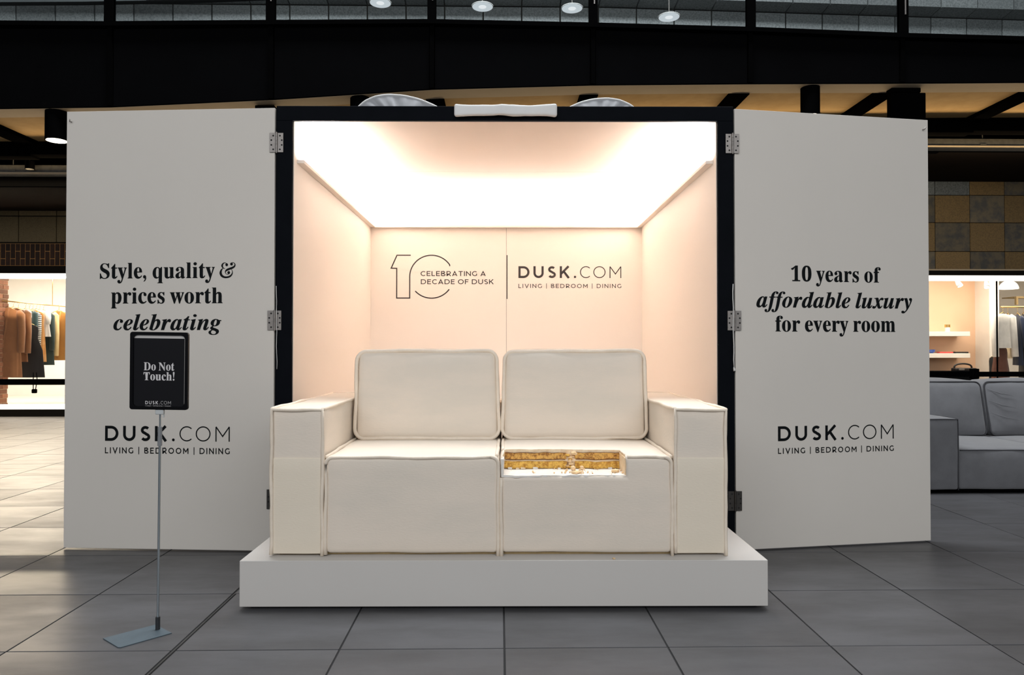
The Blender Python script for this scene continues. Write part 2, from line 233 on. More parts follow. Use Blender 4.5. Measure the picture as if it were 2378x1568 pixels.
GLYPH_DATA = """
B0375:188,-7 150,-3 118,7 91,24 60,61 39,111 27,171 23,241 27,311 39,371 60,420 91,456 118,473 150,483 189,486 242,479 283,456 314,419 336,370 348,310 353,240 348,171 336,110 314,61 283,24 256,7 225,-3/188,37 210,43 227,61 237,91 246,155 248,240 246,326 237,390 227,419 211,437 189,443 166,437 150,419 139,390 130,326 127,240 130,155 139,91 150,61 166,43
B1375:65,0 65,36 120,36 135,38 146,45 152,58 154,79 154,416 108,365 87,351 67,346 52,349 40,359 31,375 28,396 74,412 101,426 132,447 179,482 254,482 254,79 256,61 261,47 271,38 288,36 343,36 343,0
BD496:20,0 20,17 47,21 63,30 71,46 74,75 74,374 71,407 61,426 43,435 15,439 15,455 222,455 296,449 357,429 405,396 440,351 461,295 468,228 459,146 430,82 382,36 315,9 228,0/222,24 262,30 295,47 319,75 337,115 347,166 351,229 345,303 330,360 305,401 269,425 223,433 202,431 190,423 184,409 182,385 182,72 184,48 190,34 202,27
BN494:403,-11 107,350 107,79 110,49 119,31 136,21 167,17 167,0 18,0 18,17 39,19 54,23 65,30 71,41 75,57 76,79 76,388 36,433 18,439 18,455 156,455 391,169 391,377 390,399 386,414 379,425 369,431 331,439 331,455 480,455 480,439 450,434 433,425 425,407 422,377 422,-11
BS390:43,-11 43,158 62,158 83,94 111,50 136,30 164,19 197,15 231,20 257,36 273,60 279,89 273,117 255,140 225,160 163,191 112,221 77,253 56,289 50,332 54,370 67,403 88,429 115,449 148,462 185,466 229,461 282,448 291,446 300,445 313,450 320,466 339,466 339,319 322,319 310,354 293,385 272,410 248,429 222,441 194,445 163,440 140,426 125,406 120,380 124,356 137,336 159,319 189,303 253,273 290,253 317,233 337,211 350,188 357,162 359,133 354,93 339,58 314,29 281,8 240,-6 192,-10 158,-8 126,1 98,9 85,12 75,11 69,7 61,-11
BT423:92,0 92,17 123,21 142,31 152,50 156,81 156,433 149,433 102,426 65,403 41,367 29,318 11,318 11,455 410,455 410,317 394,317 385,359 368,391 343,415 310,429 269,433 263,433 263,81 267,49 276,30 296,21 328,17 328,0
Ba344:255,-10 226,-5 208,10 200,35 168,11 133,-4 95,-9 64,-4 40,11 25,34 20,63 25,91 39,115 63,136 119,164 199,190 199,241 196,266 187,282 171,292 148,296 123,293 109,286 104,274 113,257 121,243 123,231 120,215 110,202 95,194 77,191 59,194 45,203 36,218 33,236 37,259 49,278 69,295 95,308 126,316 162,318 223,312 263,292 280,271 290,244 293,210 293,62 295,40 298,36 304,34 320,42 329,28 306,7 281,-6/151,34 174,41 187,50 199,63 199,169 154,151 127,123 118,84 122,56 133,39
Bb361:43,-11 43,388 41,414 37,428 26,436 8,439 8,455 138,455 138,279 162,301 190,314 221,318 254,313 284,299 308,276 326,245 338,208 342,166 337,118 323,75 300,40 270,13 233,-4 192,-10 162,-6 133,7 105,28 53,-11/183,14 204,18 220,30 232,49 242,95 245,160 242,213 231,251 212,273 184,280 169,277 155,270 144,257 138,242 138,69 143,38 158,20
Bc293:156,-10 119,-5 87,11 59,35 38,68 24,106 19,150 25,196 40,237 64,271 96,297 133,313 175,319 218,314 250,298 271,275 277,245 275,228 266,215 253,207 236,204 214,209 201,225 196,251 197,261 197,271 194,286 185,294 169,297 138,285 118,248 112,187 118,123 137,76 156,55 178,42 204,38 239,47 271,72 285,60 248,21 205,-2
Bd370:140,-10 107,-5 78,10 53,35 35,66 23,104 19,147 24,196 36,237 55,272 81,297 112,313 146,318 175,314 201,301 223,280 223,401 220,419 212,430 198,437 176,439 176,455 319,455 319,75 320,54 325,41 335,32 353,28 353,11 294,6 223,-10 223,39 201,12 173,-5/171,28 187,31 202,41 215,56 223,76 223,242 217,257 206,270 191,278 174,281 155,277 141,267 130,250 121,210 118,153 120,98 130,58 146,36
Be301:154,-10 117,-5 85,10 58,35 37,69 24,109 19,157 24,201 38,240 59,273 87,298 120,313 157,318 193,314 224,301 249,280 268,251 279,216 283,173 283,166 117,166 127,97 154,56 199,42 225,47 248,62 270,86 285,73 248,27 205,-1/116,192 201,192 201,215 199,252 193,277 181,292 161,297 136,286 121,255 116,203
Bf213:15,0 15,16 40,22 46,27 50,35 52,73 52,277 16,277 16,310 52,310 52,353 56,386 67,413 85,436 123,457 174,465 212,460 240,446 257,425 263,400 260,381 252,367 239,358 224,355 208,358 195,365 187,376 185,391 187,405 193,420 196,426 197,433 193,441 180,443 163,440 153,430 149,413 148,390 148,310 203,310 203,277 148,277 148,65 150,40 158,26 173,18 199,16 199,0
Bg327:146,-140 89,-136 48,-122 22,-100 14,-75 20,-54 38,-38 69,-26 44,-10 29,9 24,30 28,54 42,74 67,92 102,110 58,135 31,169 22,212 27,242 40,268 60,289 88,305 120,315 157,318 196,315 233,304 317,304 317,268 268,268 286,237 291,203 288,176 276,151 258,131 234,116 205,106 172,103 157,103 142,104 126,102 112,94 104,84 101,71 105,59 119,51 141,49 175,49 223,47 259,40 285,29 303,13 312,-9 316,-37 311,-67 296,-92 272,-113 219,-133/157,124 178,130 190,146 197,173 199,211 197,249 190,276 178,292 157,297 137,292 124,276 117,249 114,211 117,173 124,146 137,130/161,-116 218,-111 252,-94 263,-66 260,-51 249,-41 231,-36 205,-34 97,-34 79,-52 73,-73 79,-89 95,-103 122,-113
Bh381:18,0 18,16 35,19 45,26 51,37 52,56 52,399 51,417 46,429 36,437 19,440 19,455 148,455 148,267 175,295 207,313 243,318 292,306 321,271 330,212 330,56 332,38 337,26 347,19 363,16 363,0 202,0 202,16 207,16 223,21 232,34 235,56 235,217 234,241 229,258 219,268 203,271 173,262 148,235 148,56 149,38 154,26 164,19 180,16 180,0
Bi198:101,362 81,366 65,376 54,393 50,412 54,432 65,449 81,460 101,463 120,460 137,449 147,432 151,412 147,393 136,376 120,366/18,0 18,16 35,19 45,26 51,37 52,56 52,252 51,272 47,285 37,291 20,293 21,310 148,310 148,56 150,38 154,26 164,19 180,16 180,0
Bl199:18,0 18,16 35,19 45,26 51,37 52,56 52,398 51,417 47,429 38,436 20,439 20,455 148,455 148,56 150,38 154,26 164,19 180,16 180,0
Bm554:18,0 18,16 35,19 45,26 51,37 52,56 52,253 51,271 46,284 36,291 19,294 19,310 146,310 146,265 173,294 204,312 237,318 277,312 305,293 320,261 348,293 381,312 418,318 465,306 494,271 504,212 504,56 505,38 510,26 520,19 536,16 536,0 377,0 377,16 393,19 403,26 408,38 410,56 410,217 408,241 404,258 394,268 377,271 349,263 324,237 324,56 326,38 331,26 340,19 356,16 356,0 199,0 199,16 215,19 225,26 230,38 232,56 232,217 230,241 226,258 216,268 199,271 170,262 146,235 146,56 148,38 152,27 162,19 177,16 177,0
Bo336:169,-10 127,-5 90,11 60,37 38,70 24,110 19,154 24,199 38,239 60,272 90,297 127,313 168,318 209,313 245,298 275,273 298,240 312,200 317,154 312,108 298,69 275,36 245,11 210,-5/169,11 193,18 209,39 214,56 217,81 220,154 217,227 208,271 192,292 169,299 144,292 128,271 120,227 117,154 120,82 123,56 128,39 144,18
Bp371:17,-139 17,-124 31,-122 40,-117 47,-110 50,-101 52,-64 52,243 51,269 46,283 37,291 19,295 19,310 143,310 143,263 166,294 195,313 230,319 264,314 293,298 317,274 335,241 346,203 350,160 346,113 334,72 316,38 291,12 261,-5 227,-10 196,-5 170,9 148,32 148,-58 152,-99 158,-110 167,-118 197,-123 197,-139/195,28 222,36 239,59 249,99 253,154 250,208 241,248 232,265 218,275 199,278 179,273 162,259 148,235 148,69 160,46 176,33
Bq364:175,-139 175,-123 199,-120 214,-114 221,-102 224,-83 224,29 200,8 173,-5 142,-9 108,-5 79,10 54,33 36,64 24,101 20,144 25,192 40,234 63,270 93,297 129,313 170,319 200,315 229,302 257,281 309,320 320,320 320,-83 321,-102 326,-113 337,-120 354,-123 354,-139/179,30 194,32 208,40 218,52 224,67 224,241 219,271 204,289 179,295 159,291 143,280 131,261 120,218 117,156 120,100 131,60 142,43 158,33
Br287:18,0 18,16 35,19 45,26 51,37 52,56 52,252 51,273 46,285 37,291 20,293 21,310 146,310 146,252 165,280 187,301 210,314 233,318 258,315 275,304 286,287 289,266 287,248 278,234 265,225 248,222 233,224 222,231 207,250 199,257 189,260 175,255 162,241 152,220 149,192 149,56 152,37 159,25 173,19 197,16 197,0
Bs288:151,-10 122,-6 87,6 73,9 60,4 51,-9 36,-9 36,105 53,105 66,68 87,39 112,21 140,15 162,18 179,27 189,40 192,58 183,84 156,105 107,130 76,148 54,169 41,193 37,220 44,259 65,291 98,312 141,319 166,316 199,308 206,306 213,305 223,308 230,319 244,319 244,222 228,222 215,254 196,277 174,291 149,296 130,294 116,286 108,274 105,259 107,244 115,232 128,222 146,212 191,189 221,172 241,151 253,127 257,95 250,51 228,18 194,-3
Bt228:124,-9 89,-4 66,10 53,36 48,71 48,279 20,279 20,300 88,369 112,398 129,424 144,424 144,310 208,310 208,279 144,279 144,82 146,64 149,51 157,43 168,40 189,49 206,75 222,66 198,24 165,-1
Bu375:131,-10 91,-3 65,17 51,51 46,97 46,248 44,268 39,282 29,291 11,294 11,310 142,310 142,74 144,58 151,46 162,38 177,36 205,43 228,66 228,248 226,269 221,283 209,291 189,294 189,310 324,310 324,70 326,51 331,39 342,33 360,30 360,13 300,7 228,-10 228,40 209,19 186,3 160,-7
Bv306:142,-10 38,248 22,281 12,290 -3,293 -3,310 164,310 164,294 156,294 136,290 129,276 130,268 185,122 236,253 241,272 237,284 224,292 203,294 203,310 305,310 305,295 289,289 278,279 260,243 160,-10
Bw434:122,-10 17,265 6,284 -1,290 -11,293 -11,310 138,310 138,293 120,289 116,284 114,276 116,266 120,253 167,127 211,235 201,266 190,288 181,293 168,295 168,310 323,310 323,293 302,288 296,276 296,269 298,262 336,141 382,256 387,275 385,283 380,289 356,295 356,310 445,310 445,295 433,292 425,284 412,258 304,-10 289,-10 223,197 140,-10
By300:52,-140 29,-137 10,-125 -3,-107 -7,-84 -4,-67 5,-53 18,-43 36,-40 51,-42 64,-49 72,-61 75,-76 74,-81 74,-87 77,-96 86,-99 99,-92 114,-74 129,-44 140,-5 36,251 25,275 15,287 8,292 -3,293 -5,293 -5,310 162,310 162,293 136,289 130,284 128,275 130,267 133,257 185,119 230,241 236,260 238,274 236,284 229,289 203,293 203,310 300,310 300,293 287,290 277,281 259,242 162,-24 145,-65 129,-96 113,-117 95,-131 76,-138
Ia336:53,-9 24,-3 1,14 -14,40 -19,73 -15,109 -5,147 11,184 32,220 57,251 84,276 126,301 165,310 189,305 205,290 214,265 225,303 297,303 241,108 232,74 228,56 231,44 238,40 259,52 285,87 300,78 265,30 231,1 197,-9 174,-4 160,10 155,34 157,52 162,75 137,38 111,12 84,-4/93,41 108,45 124,56 139,73 152,95 176,147 192,202 198,248 195,266 186,277 172,281 157,276 141,264 125,244 109,219 83,159 70,115 65,81 68,59 77,45
Ib322:77,-9 55,-8 34,-3 16,4 1,12 -8,21 -11,31 -7,52 83,375 91,412 89,422 84,429 74,432 59,433 48,433 48,451 115,458 189,470 129,255 157,285 187,303 218,310 247,304 271,286 286,258 291,221 287,185 276,148 259,111 237,77 210,47 179,23 130,-1/91,15 109,18 127,29 144,45 159,65 185,116 203,171 210,223 207,240 201,253 191,261 179,263 154,256 134,232 115,193 97,138 77,69 70,33 75,19
Ic277:93,-9 50,-2 17,19 -3,53 -9,97 -3,146 16,195 47,240 88,277 133,301 179,310 211,305 235,291 251,272 257,249 254,230 245,216 231,207 214,203 198,206 186,213 179,224 176,238 177,248 182,258 189,275 185,285 173,289 156,284 139,270 123,249 107,223 94,192 84,161 77,129 75,99 78,71 88,51 103,38 123,34 150,41 177,62 204,96 222,83 183,32 140,1
Id334:55,-9 26,-4 3,14 -11,43 -15,82 -13,114 -4,148 10,182 29,215 52,245 78,272 121,300 164,310 190,306 213,294 238,381 242,399 243,412 241,422 234,428 205,433 205,451 271,459 343,470 237,83 232,60 230,48 232,43 238,41 246,44 255,52 281,89 297,78 270,40 246,13 223,-4 198,-9 175,-4 162,10 157,35 159,55 164,76 138,38 113,12 86,-4/96,42 111,46 127,58 142,76 156,99 180,153 196,208 201,249 199,268 191,280 177,283 164,280 149,269 120,231 93,181 74,126 68,101 66,79 69,63 75,51 84,44
Ie269:87,-9 47,-2 16,19 -4,53 -11,98 -7,135 6,172 25,207 49,240 78,268 109,290 143,305 176,310 207,305 230,293 244,273 249,248 244,222 230,197 207,174 153,144 79,124 75,88 78,66 87,50 102,39 122,36 147,42 171,62 195,95 214,83 179,32 136,1/84,146 114,156 140,171 163,190 179,212 190,236 193,260 192,272 187,280 180,286 171,287 149,278 126,252 103,207
If193:-66,-139 -90,-135 -108,-124 -121,-106 -125,-85 -123,-70 -116,-58 -105,-50 -91,-48 -78,-50 -69,-56 -62,-66 -60,-79 -61,-89 -65,-97 -71,-107 -68,-114 -59,-117 -46,-113 -34,-102 -24,-86 -15,-65 4,3 26,104 60,275 13,275 19,303 66,303 92,376 126,428 152,452 181,465 212,470 241,467 264,456 277,439 282,418 278,398 267,385 247,381 235,384 224,391 217,401 214,413 220,430 225,442 222,447 214,449 195,441 178,415 161,369 144,303 201,303 197,275 140,275 105,113 86,35 65,-29 40,-77 11,-112 -24,-132
Ig298:77,-139 23,-134 -18,-119 -43,-95 -51,-66 -46,-44 -31,-25 -4,-9 33,5 6,28 -3,51 1,68 12,83 30,98 57,114 36,130 20,147 12,166 9,189 14,220 28,248 50,273 79,293 113,305 149,310 200,301 244,277 302,277 299,248 261,248 263,237 264,225 259,192 244,164 221,139 191,120 157,108 118,104 83,106 70,95 66,84 73,72 93,63 135,50 182,32 201,21 216,9 229,-12 233,-36 228,-65 213,-90 189,-110 158,-126 120,-136/116,125 133,129 149,142 164,162 175,188 182,216 185,246 181,269 172,283 156,287 138,283 122,269 107,247 96,222 88,193 86,164 89,142 99,129/85,-117 117,-113 141,-102 157,-85 162,-66 156,-47 138,-32 107,-19 60,-4 31,-21 13,-40 7,-62 13,-83 30,-101 54,-113
Ii194:132,371 114,375 100,384 90,398 87,416 90,433 100,447 114,457 132,460 149,457 163,447 173,433 176,416 173,398 163,384 149,375/49,-8 29,-5 13,5 4,21 1,41 4,64 10,87 44,211 51,237 53,254 46,268 26,273 19,273 19,289 89,299 150,310 89,85 84,55 87,46 95,42 115,54 142,90 155,81 121,31 85,2
Il173:40,-9 19,-6 3,3 -7,19 -10,40 -8,61 -2,85 77,371 87,414 80,428 58,433 52,433 52,450 183,470 79,86 75,69 73,54 75,44 83,41 104,53 131,89 144,79 118,39 93,12 68,-4
In357:213,-9 188,-4 173,13 168,41 175,84 197,153 220,222 226,246 222,257 213,261 189,253 163,229 136,190 116,152 97,107 80,57 66,0 -14,0 42,211 50,240 52,254 45,268 24,273 18,273 17,289 151,310 116,193 153,245 187,281 220,303 256,310 284,304 301,287 306,259 301,226 285,170 248,57 251,47 260,43 269,46 279,55 304,90 319,80 291,41 266,13 240,-4
Io316:96,-9 54,-2 20,20 -3,54 -10,98 -6,135 6,172 24,208 48,241 76,269 107,291 141,305 175,310 221,302 256,281 278,247 285,203 281,167 270,130 252,94 228,61 200,33 168,10 133,-5/103,13 119,18 134,30 148,50 162,74 184,132 200,191 206,240 202,267 191,283 172,288 157,284 141,272 127,253 113,229 90,172 75,111 69,58 73,33 84,18
Ir260:-14,0 42,211 50,240 52,254 45,268 24,273 18,273 17,289 151,310 114,189 144,243 171,280 197,302 210,308 222,310 243,305 255,290 259,265 257,245 249,230 236,221 220,218 202,223 186,238 180,241 157,225 127,175 95,97 66,0
It185:30,-9 5,-4 -10,12 -15,39 -14,52 -11,70 45,273 13,273 13,297 58,319 98,353 134,398 162,398 134,300 187,300 179,273 126,273 77,103 70,77 67,56 70,45 77,41 98,54 128,95 144,85 116,44 88,14 60,-3
Iu357:46,-9 18,-4 1,13 -5,41 0,75 15,130 38,211 46,254 39,268 19,273 13,273 12,289 73,298 146,310 81,79 76,53 79,43 89,40 113,48 138,72 167,113 206,197 236,301 316,301 251,57 254,48 261,44 270,47 280,56 292,70 306,91 321,81 293,42 268,13 242,-4 215,-9 196,-6 182,4 172,19 169,40 181,103 147,53 114,18 81,-3
Ix302:-1,-11 -19,-8 -33,0 -42,13 -45,29 -42,45 -34,57 -22,66 -7,69 6,67 18,62 38,55 49,59 60,73 95,129 74,238 69,258 62,270 53,277 38,279 32,279 17,278 17,294 55,300 84,305 104,309 118,310 129,307 138,298 144,283 149,258 157,218 186,259 211,288 235,305 261,311 278,308 290,300 299,287 302,272 299,257 292,245 282,237 270,234 257,237 241,243 232,246 223,248 213,247 206,242 192,223 163,183 183,86 194,54 212,43 221,46 231,54 242,66 256,82 269,72 242,36 219,11 196,-4 170,-9 146,-3 128,15 114,47 102,93 69,40 48,12 24,-5
Iy281:-30,-140 -51,-137 -66,-129 -77,-115 -80,-99 -77,-84 -69,-72 -56,-64 -41,-61 -26,-64 -8,-73 9,-82 20,-85 28,-83 38,-77 58,-56 76,-30 81,-17 83,-6 79,30 70,90 58,156 44,213 33,251 24,269 14,275 -1,277 -9,276 -9,294 22,298 48,304 85,310 99,296 112,254 127,181 148,75 191,160 205,211 200,225 187,238 173,252 168,269 171,285 179,298 193,307 210,310 227,307 240,298 248,284 251,265 248,245 241,219 214,152 174,74 126,-5 100,-41 74,-74 47,-101 20,-122 -5,-136
"""

# ---------------------------------------------------------------- object helpers
WM = {}          # world matrices, kept by hand so parents need no depsgraph update


def reg(o, world, parent=None):
    COL.objects.link(o)
    if parent is not None:
        o.parent = parent
        o.matrix_basis = WM[parent.name].inverted() @ world
    else:
        o.matrix_basis = world
    WM[o.name] = world.copy()
    return o


def xf(loc=(0, 0, 0), rz=0.0, rx=0.0, ry=0.0):
    m = Matrix.Translation(Vector(loc)) @ Matrix.Rotation(rz, 4, 'Z')
    if ry:
        m = m @ Matrix.Rotation(ry, 4, 'Y')
    if rx:
        m = m @ Matrix.Rotation(rx, 4, 'X')
    return m


def tag(o, label=None, cat=None, group=None, kind=None):
    if label: o['label'] = label
    if cat: o['category'] = cat
    if group: o['group'] = group
    if kind: o['kind'] = kind
    return o


def thing(name, label, cat, loc=(0, 0, 0), rz=0.0, group=None):
    o = bpy.data.objects.new(name, None)
    o.empty_display_size = 0.1
    reg(o, xf(loc, rz))
    return tag(o, label, cat, group)


class MB:
    """Collects boxes, tubes, grids; build() links them as one mesh object."""

    def __init__(self):
        self.v = []; self.f = []; self.mi = []; self.sm = []

    def add(self, vs, fs, mi=0, smooth=False):
        k = len(self.v)
        self.v += [tuple(p) for p in vs]
        for f in fs:
            self.f.append([i + k for i in f]); self.mi.append(mi); self.sm.append(smooth)
        return self

    def box(self, x0, x1, y0, y1, z0, z1, mi=0, c=0.0):
        """Box, with a small chamfer c on every edge."""
        if c <= 0:
            vs = [(x, y, z) for z in (z0, z1) for y in (y0, y1) for x in (x0, x1)]
            fs = [(0, 2, 3, 1), (4, 5, 7, 6), (0, 1, 5, 4), (1, 3, 7, 5), (3, 2, 6, 7), (2, 0, 4, 6)]
            return self.add(vs, fs, mi)
        bm = bmesh.new()
        bmesh.ops.create_cube(bm, size=1)
        for v in bm.verts:
            v.co = Vector(((x0 + x1) / 2 + v.co.x * (x1 - x0), (y0 + y1) / 2 + v.co.y * (y1 - y0), (z0 + z1) / 2 + v.co.z * (z1 - z0)))
        bmesh.ops.bevel(bm, geom=list(bm.edges), offset=c, segments=1, affect='EDGES', profile=0.5)
        return self.bm(bm, mi)

    def bm(self, bm, mi=0, smooth=False):
        bm.verts.index_update()
        self.add([v.co for v in bm.verts], [[v.index for v in f.verts] for f in bm.faces], mi, smooth)
        bm.free()
        return self

    def tube(self, pts, r, n=8, closed=False, mi=0, caps=True, smooth=True):
        P = [Vector(p) for p in pts]
        m = len(P)
        R = r if isinstance(r, (list, tuple)) else [r] * m
        vs, fs = [], []
        prev = None
        for i in range(m):
            if closed:
                t = (P[(i + 1) % m] - P[i - 1]).normalized()
            else:
                t = (P[min(i + 1, m - 1)] - P[max(i - 1, 0)]).normalized()
            if prev is None:
                a = Vector((0, 0, 1)) if abs(t.z) < 0.9 else Vector((1, 0, 0))
                prev = (a - t * a.dot(t)).normalized()
            else:
                prev = prev - t * prev.dot(t)
                if prev.length < 1e-6:
                    prev = t.orthogonal()
                prev.normalize()
            q = t.cross(prev)
            for k in range(n):
                a = 2 * pi * k / n
                vs.append(P[i] + (prev * cos(a) + q * sin(a)) * R[i])
        for i in range(m if closed else m - 1):
            j = (i + 1) % m
            for k in range(n):
                l = (k + 1) % n
                fs.append((i * n + k, j * n + k, j * n + l, i * n + l))
        if caps and not closed:
            fs.append(tuple(range(n - 1, -1, -1)))
            fs.append(tuple((m - 1) * n + k for k in range(n)))
        return self.add(vs, fs, mi, smooth)

    def cyl(self, c, r, z0, z1, n=24, mi=0, r1=None):
        r1 = r if r1 is None else r1
        vs = [(c[0] + r * cos(2 * pi * k / n), c[1] + r * sin(2 * pi * k / n), z0) for k in range(n)]
        vs += [(c[0] + r1 * cos(2 * pi * k / n), c[1] + r1 * sin(2 * pi * k / n), z1) for k in range(n)]
        self.add(vs, [(k, (k + 1) % n, n + (k + 1) % n, n + k) for k in range(n)], mi, True)
        self.add(vs, [tuple(range(n - 1, -1, -1)), tuple(range(n, 2 * n))], mi, False)
        return self

    def prism(self, poly, y0, y1, axis='y', mi=0):
        """Polygon (list of 2-D points, counter-clockwise seen from -axis) extruded between y0 and y1."""
        n = len(poly)
        def P(p, t):
            return (p[0], t, p[1]) if axis == 'y' else ((p[0], p[1], t) if axis == 'z' else (t, p[0], p[1]))
        vs = [P(p, y0) for p in poly] + [P(p, y1) for p in poly]
        fs = [tuple(range(n)), tuple(range(2 * n - 1, n - 1, -1))]
        fs += [(k, n + k, n + (k + 1) % n, (k + 1) % n) for k in range(n)]
        return self.add(vs, fs, mi)

    def grid(self, rows, mi=0, smooth=True, wrap=False):
        n = len(rows[0]); k = len(rows)
        vs = [p for r in rows for p in r]
        fs = []
        for i in range(k - 1):
            for j in range(n if wrap else n - 1):
                l = (j + 1) % n
                fs.append((i * n + j, i * n + l, (i + 1) * n + l, (i + 1) * n + j))
        return self.add(vs, fs, mi, smooth)

    def mesh(self, name, mats):
        me = bpy.data.meshes.new(name)
        me.from_pydata(self.v, [], self.f)
        for m in (mats if isinstance(mats, (list, tuple)) else [mats]):
            me.materials.append(m)
        me.polygons.foreach_set('material_index', self.mi)
        me.polygons.foreach_set('use_smooth', self.sm)
        bm = bmesh.new(); bm.from_mesh(me)
        bmesh.ops.recalc_face_normals(bm, faces=bm.faces)
        bm.to_mesh(me); bm.free()
        me.update()
        return me

    def build(self, name, mats, parent=None, world=None, label=None, kind=None):
        o = bpy.data.objects.new(name, self.mesh(name, mats))
        if world is None:
            world = WM[parent.name] if parent is not None else Matrix.Identity(4)
        reg(o, world, parent)
        tag(o, label, kind=kind)
        return o


def inst(name, me, world, parent=None):
    o = bpy.data.objects.new(name, me)
    return reg(o, world, parent)


def copy_tree(o, world, parent=None, label=None):
    c = o.copy()
    reg(c, world, parent)
    if label: c['label'] = label
    for ch in list(o.children):
        copy_tree(ch, world @ (WM[o.name].inverted() @ WM[ch.name]), c)
    return c


def softbox(mb, x0, x1, y0, y1, z0, z1, r, step=0.06, amp=0.0, nscale=3.0, puff=0.0, mi=0, seed=0.0):
    """Rounded box with optional puffed faces and gentle hand-made unevenness."""
    def ticks(a, b):
        e = [a, a + r * .18, a + r * .45, a + r]
        m = max(1, int((b - a - 2 * r) / step))
        e += [a + r + (b - a - 2 * r) * k / m for k in range(1, m)]
        e += [b - r, b - r * .45, b - r * .18, b]
        return e
    X, Y, Z = ticks(x0, x1), ticks(y0, y1), ticks(z0, z1)
    cx, cy, cz = (x0 + x1) / 2, (y0 + y1) / 2, (z0 + z1) / 2
    lo = Vector((x0 + r, y0 + r, z0 + r)); hi = Vector((x1 - r, y1 - r, z1 - r))
    def f(p):
        p = Vector(p)
        q = Vector((min(max(p.x, lo.x), hi.x), min(max(p.y, lo.y), hi.y), min(max(p.z, lo.z), hi.z)))
        d = p - q
        nrm = d.normalized() if d.length > 1e-9 else Vector((0, 0, 0))
        s = q + nrm * r
        if puff:
            ux = 1 - ((s.x - cx) / ((x1 - x0) / 2)) ** 2
            uy = 1 - ((s.y - cy) / ((y1 - y0) / 2)) ** 2
            uz = 1 - ((s.z - cz) / ((z1 - z0) / 2)) ** 2
            s = s + Vector((nrm.x * max(0, uy * uz), nrm.y * max(0, ux * uz), nrm.z * max(0, ux * uy))) * puff
        if amp:
            k = noise.noise(Vector((s.x * nscale + seed, s.y * nscale, s.z * nscale + seed * .7)))
            k2 = noise.noise(Vector((s.x * nscale * 4 + seed, s.y * nscale * 4, s.z * nscale * 4)))
            s = s + nrm * amp * (k + 0.3 * k2)
        return s
    bm = bmesh.new()
    cache = {}
    def vert(p):
        key = (round(p[0], 6), round(p[1], 6), round(p[2], 6))
        if key not in cache:
            cache[key] = bm.verts.new(f(p))
        return cache[key]
    def quad(A, B, mk):
        for i in range(len(A) - 1):
            for j in range(len(B) - 1):
                try:
                    bm.faces.new([vert(mk(A[i], B[j])), vert(mk(A[i + 1], B[j])), vert(mk(A[i + 1], B[j + 1])), vert(mk(A[i], B[j + 1]))])
                except ValueError:
                    pass
    for z in (z0, z1): quad(X, Y, lambda a, b: (a, b, z))
    for y in (y0, y1): quad(X, Z, lambda a, b: (a, y, b))
    for x in (x0, x1): quad(Y, Z, lambda a, b: (x, a, b))
    return mb.bm(bm, mi, True)


def rrect(x0, x1, z0, z1, rad, n=5, step=0.05):
    """Points round a rounded rectangle in the x-z plane."""
    pts = []
    for cx, cz, a0 in ((x1 - rad, z0 + rad, -pi / 2), (x1 - rad, z1 - rad, 0), (x0 + rad, z1 - rad, pi / 2), (x0 + rad, z0 + rad, pi)):
        for k in range(n + 1):
            a = a0 + pi / 2 * k / n
            pts.append((cx + rad * cos(a), cz + rad * sin(a)))
    out = []
    for i, p in enumerate(pts):
        q = pts[(i + 1) % len(pts)]
        out.append(p)
        L = math.hypot(q[0] - p[0], q[1] - p[1])
        m = int(L / step)
        for k in range(1, m):
            out.append((p[0] + (q[0] - p[0]) * k / m, p[1] + (q[1] - p[1]) * k / m))
    return out


def wob(p, amp, s=9.0, seed=0.0):
    v = Vector(p)
    return v + Vector((noise.noise(v * s + Vector((seed, 0, 0))), noise.noise(v * s + Vector((0, seed + 5, 0))), noise.noise(v * s + Vector((9, 0, seed))))) * amp


def seg(a, b, step=0.04):
    a = Vector(a); b = Vector(b)
    m = max(1, int((b - a).length / step))
    return [a + (b - a) * (k / m) for k in range(m + 1)]


# ---------------------------------------------------------------- lettering
GLYPHS = {}
for line in GLYPH_DATA.strip().split('\n'):
    head, body = line.split(':', 1)
    GLYPHS[head[:2]] = (int(head[2:]), [[tuple(int(c) for c in q.split(',')) for q in lp.split()] for lp in body.split('/')])


def circ(cx, cy, r, n=18):
    return [(cx + r * cos(2 * pi * k / n), cy + r * sin(2 * pi * k / n)) for k in range(n)]


def pen(path, thick, thin):
    """A stroke with the contrast of a pointed pen: thick where it runs upright, thin where it runs level."""
    L, Rr = [], []
    for i, p in enumerate(path):
        a = path[max(0, i - 1)]; b = path[min(len(path) - 1, i + 1)]
        dx, dy = b[0] - a[0], b[1] - a[1]
        l = math.hypot(dx, dy) or 1
        w = thin + (thick - thin) * (abs(dy) / l) ** 1.6
        nx, ny = -dy / l * w / 2, dx / l * w / 2
        L.append((p[0] + nx, p[1] + ny)); Rr.append((p[0] - nx, p[1] - ny))
    return L + Rr[::-1]


def brush(pts):
    """A smooth stroke whose width is given at every point."""
    P = spline(pts)
    L, Rr = [], []
    for i, p in enumerate(P):
        a = P[max(0, i - 1)]; b = P[min(len(P) - 1, i + 1)]
        dx, dy = b[0] - a[0], b[1] - a[1]
        l = math.hypot(dx, dy) or 1
        nx, ny = -dy / l * p[2] / 2, dx / l * p[2] / 2
        L.append((p[0] + nx, p[1] + ny)); Rr.append((p[0] - nx, p[1] - ny))
    return L + Rr[::-1]


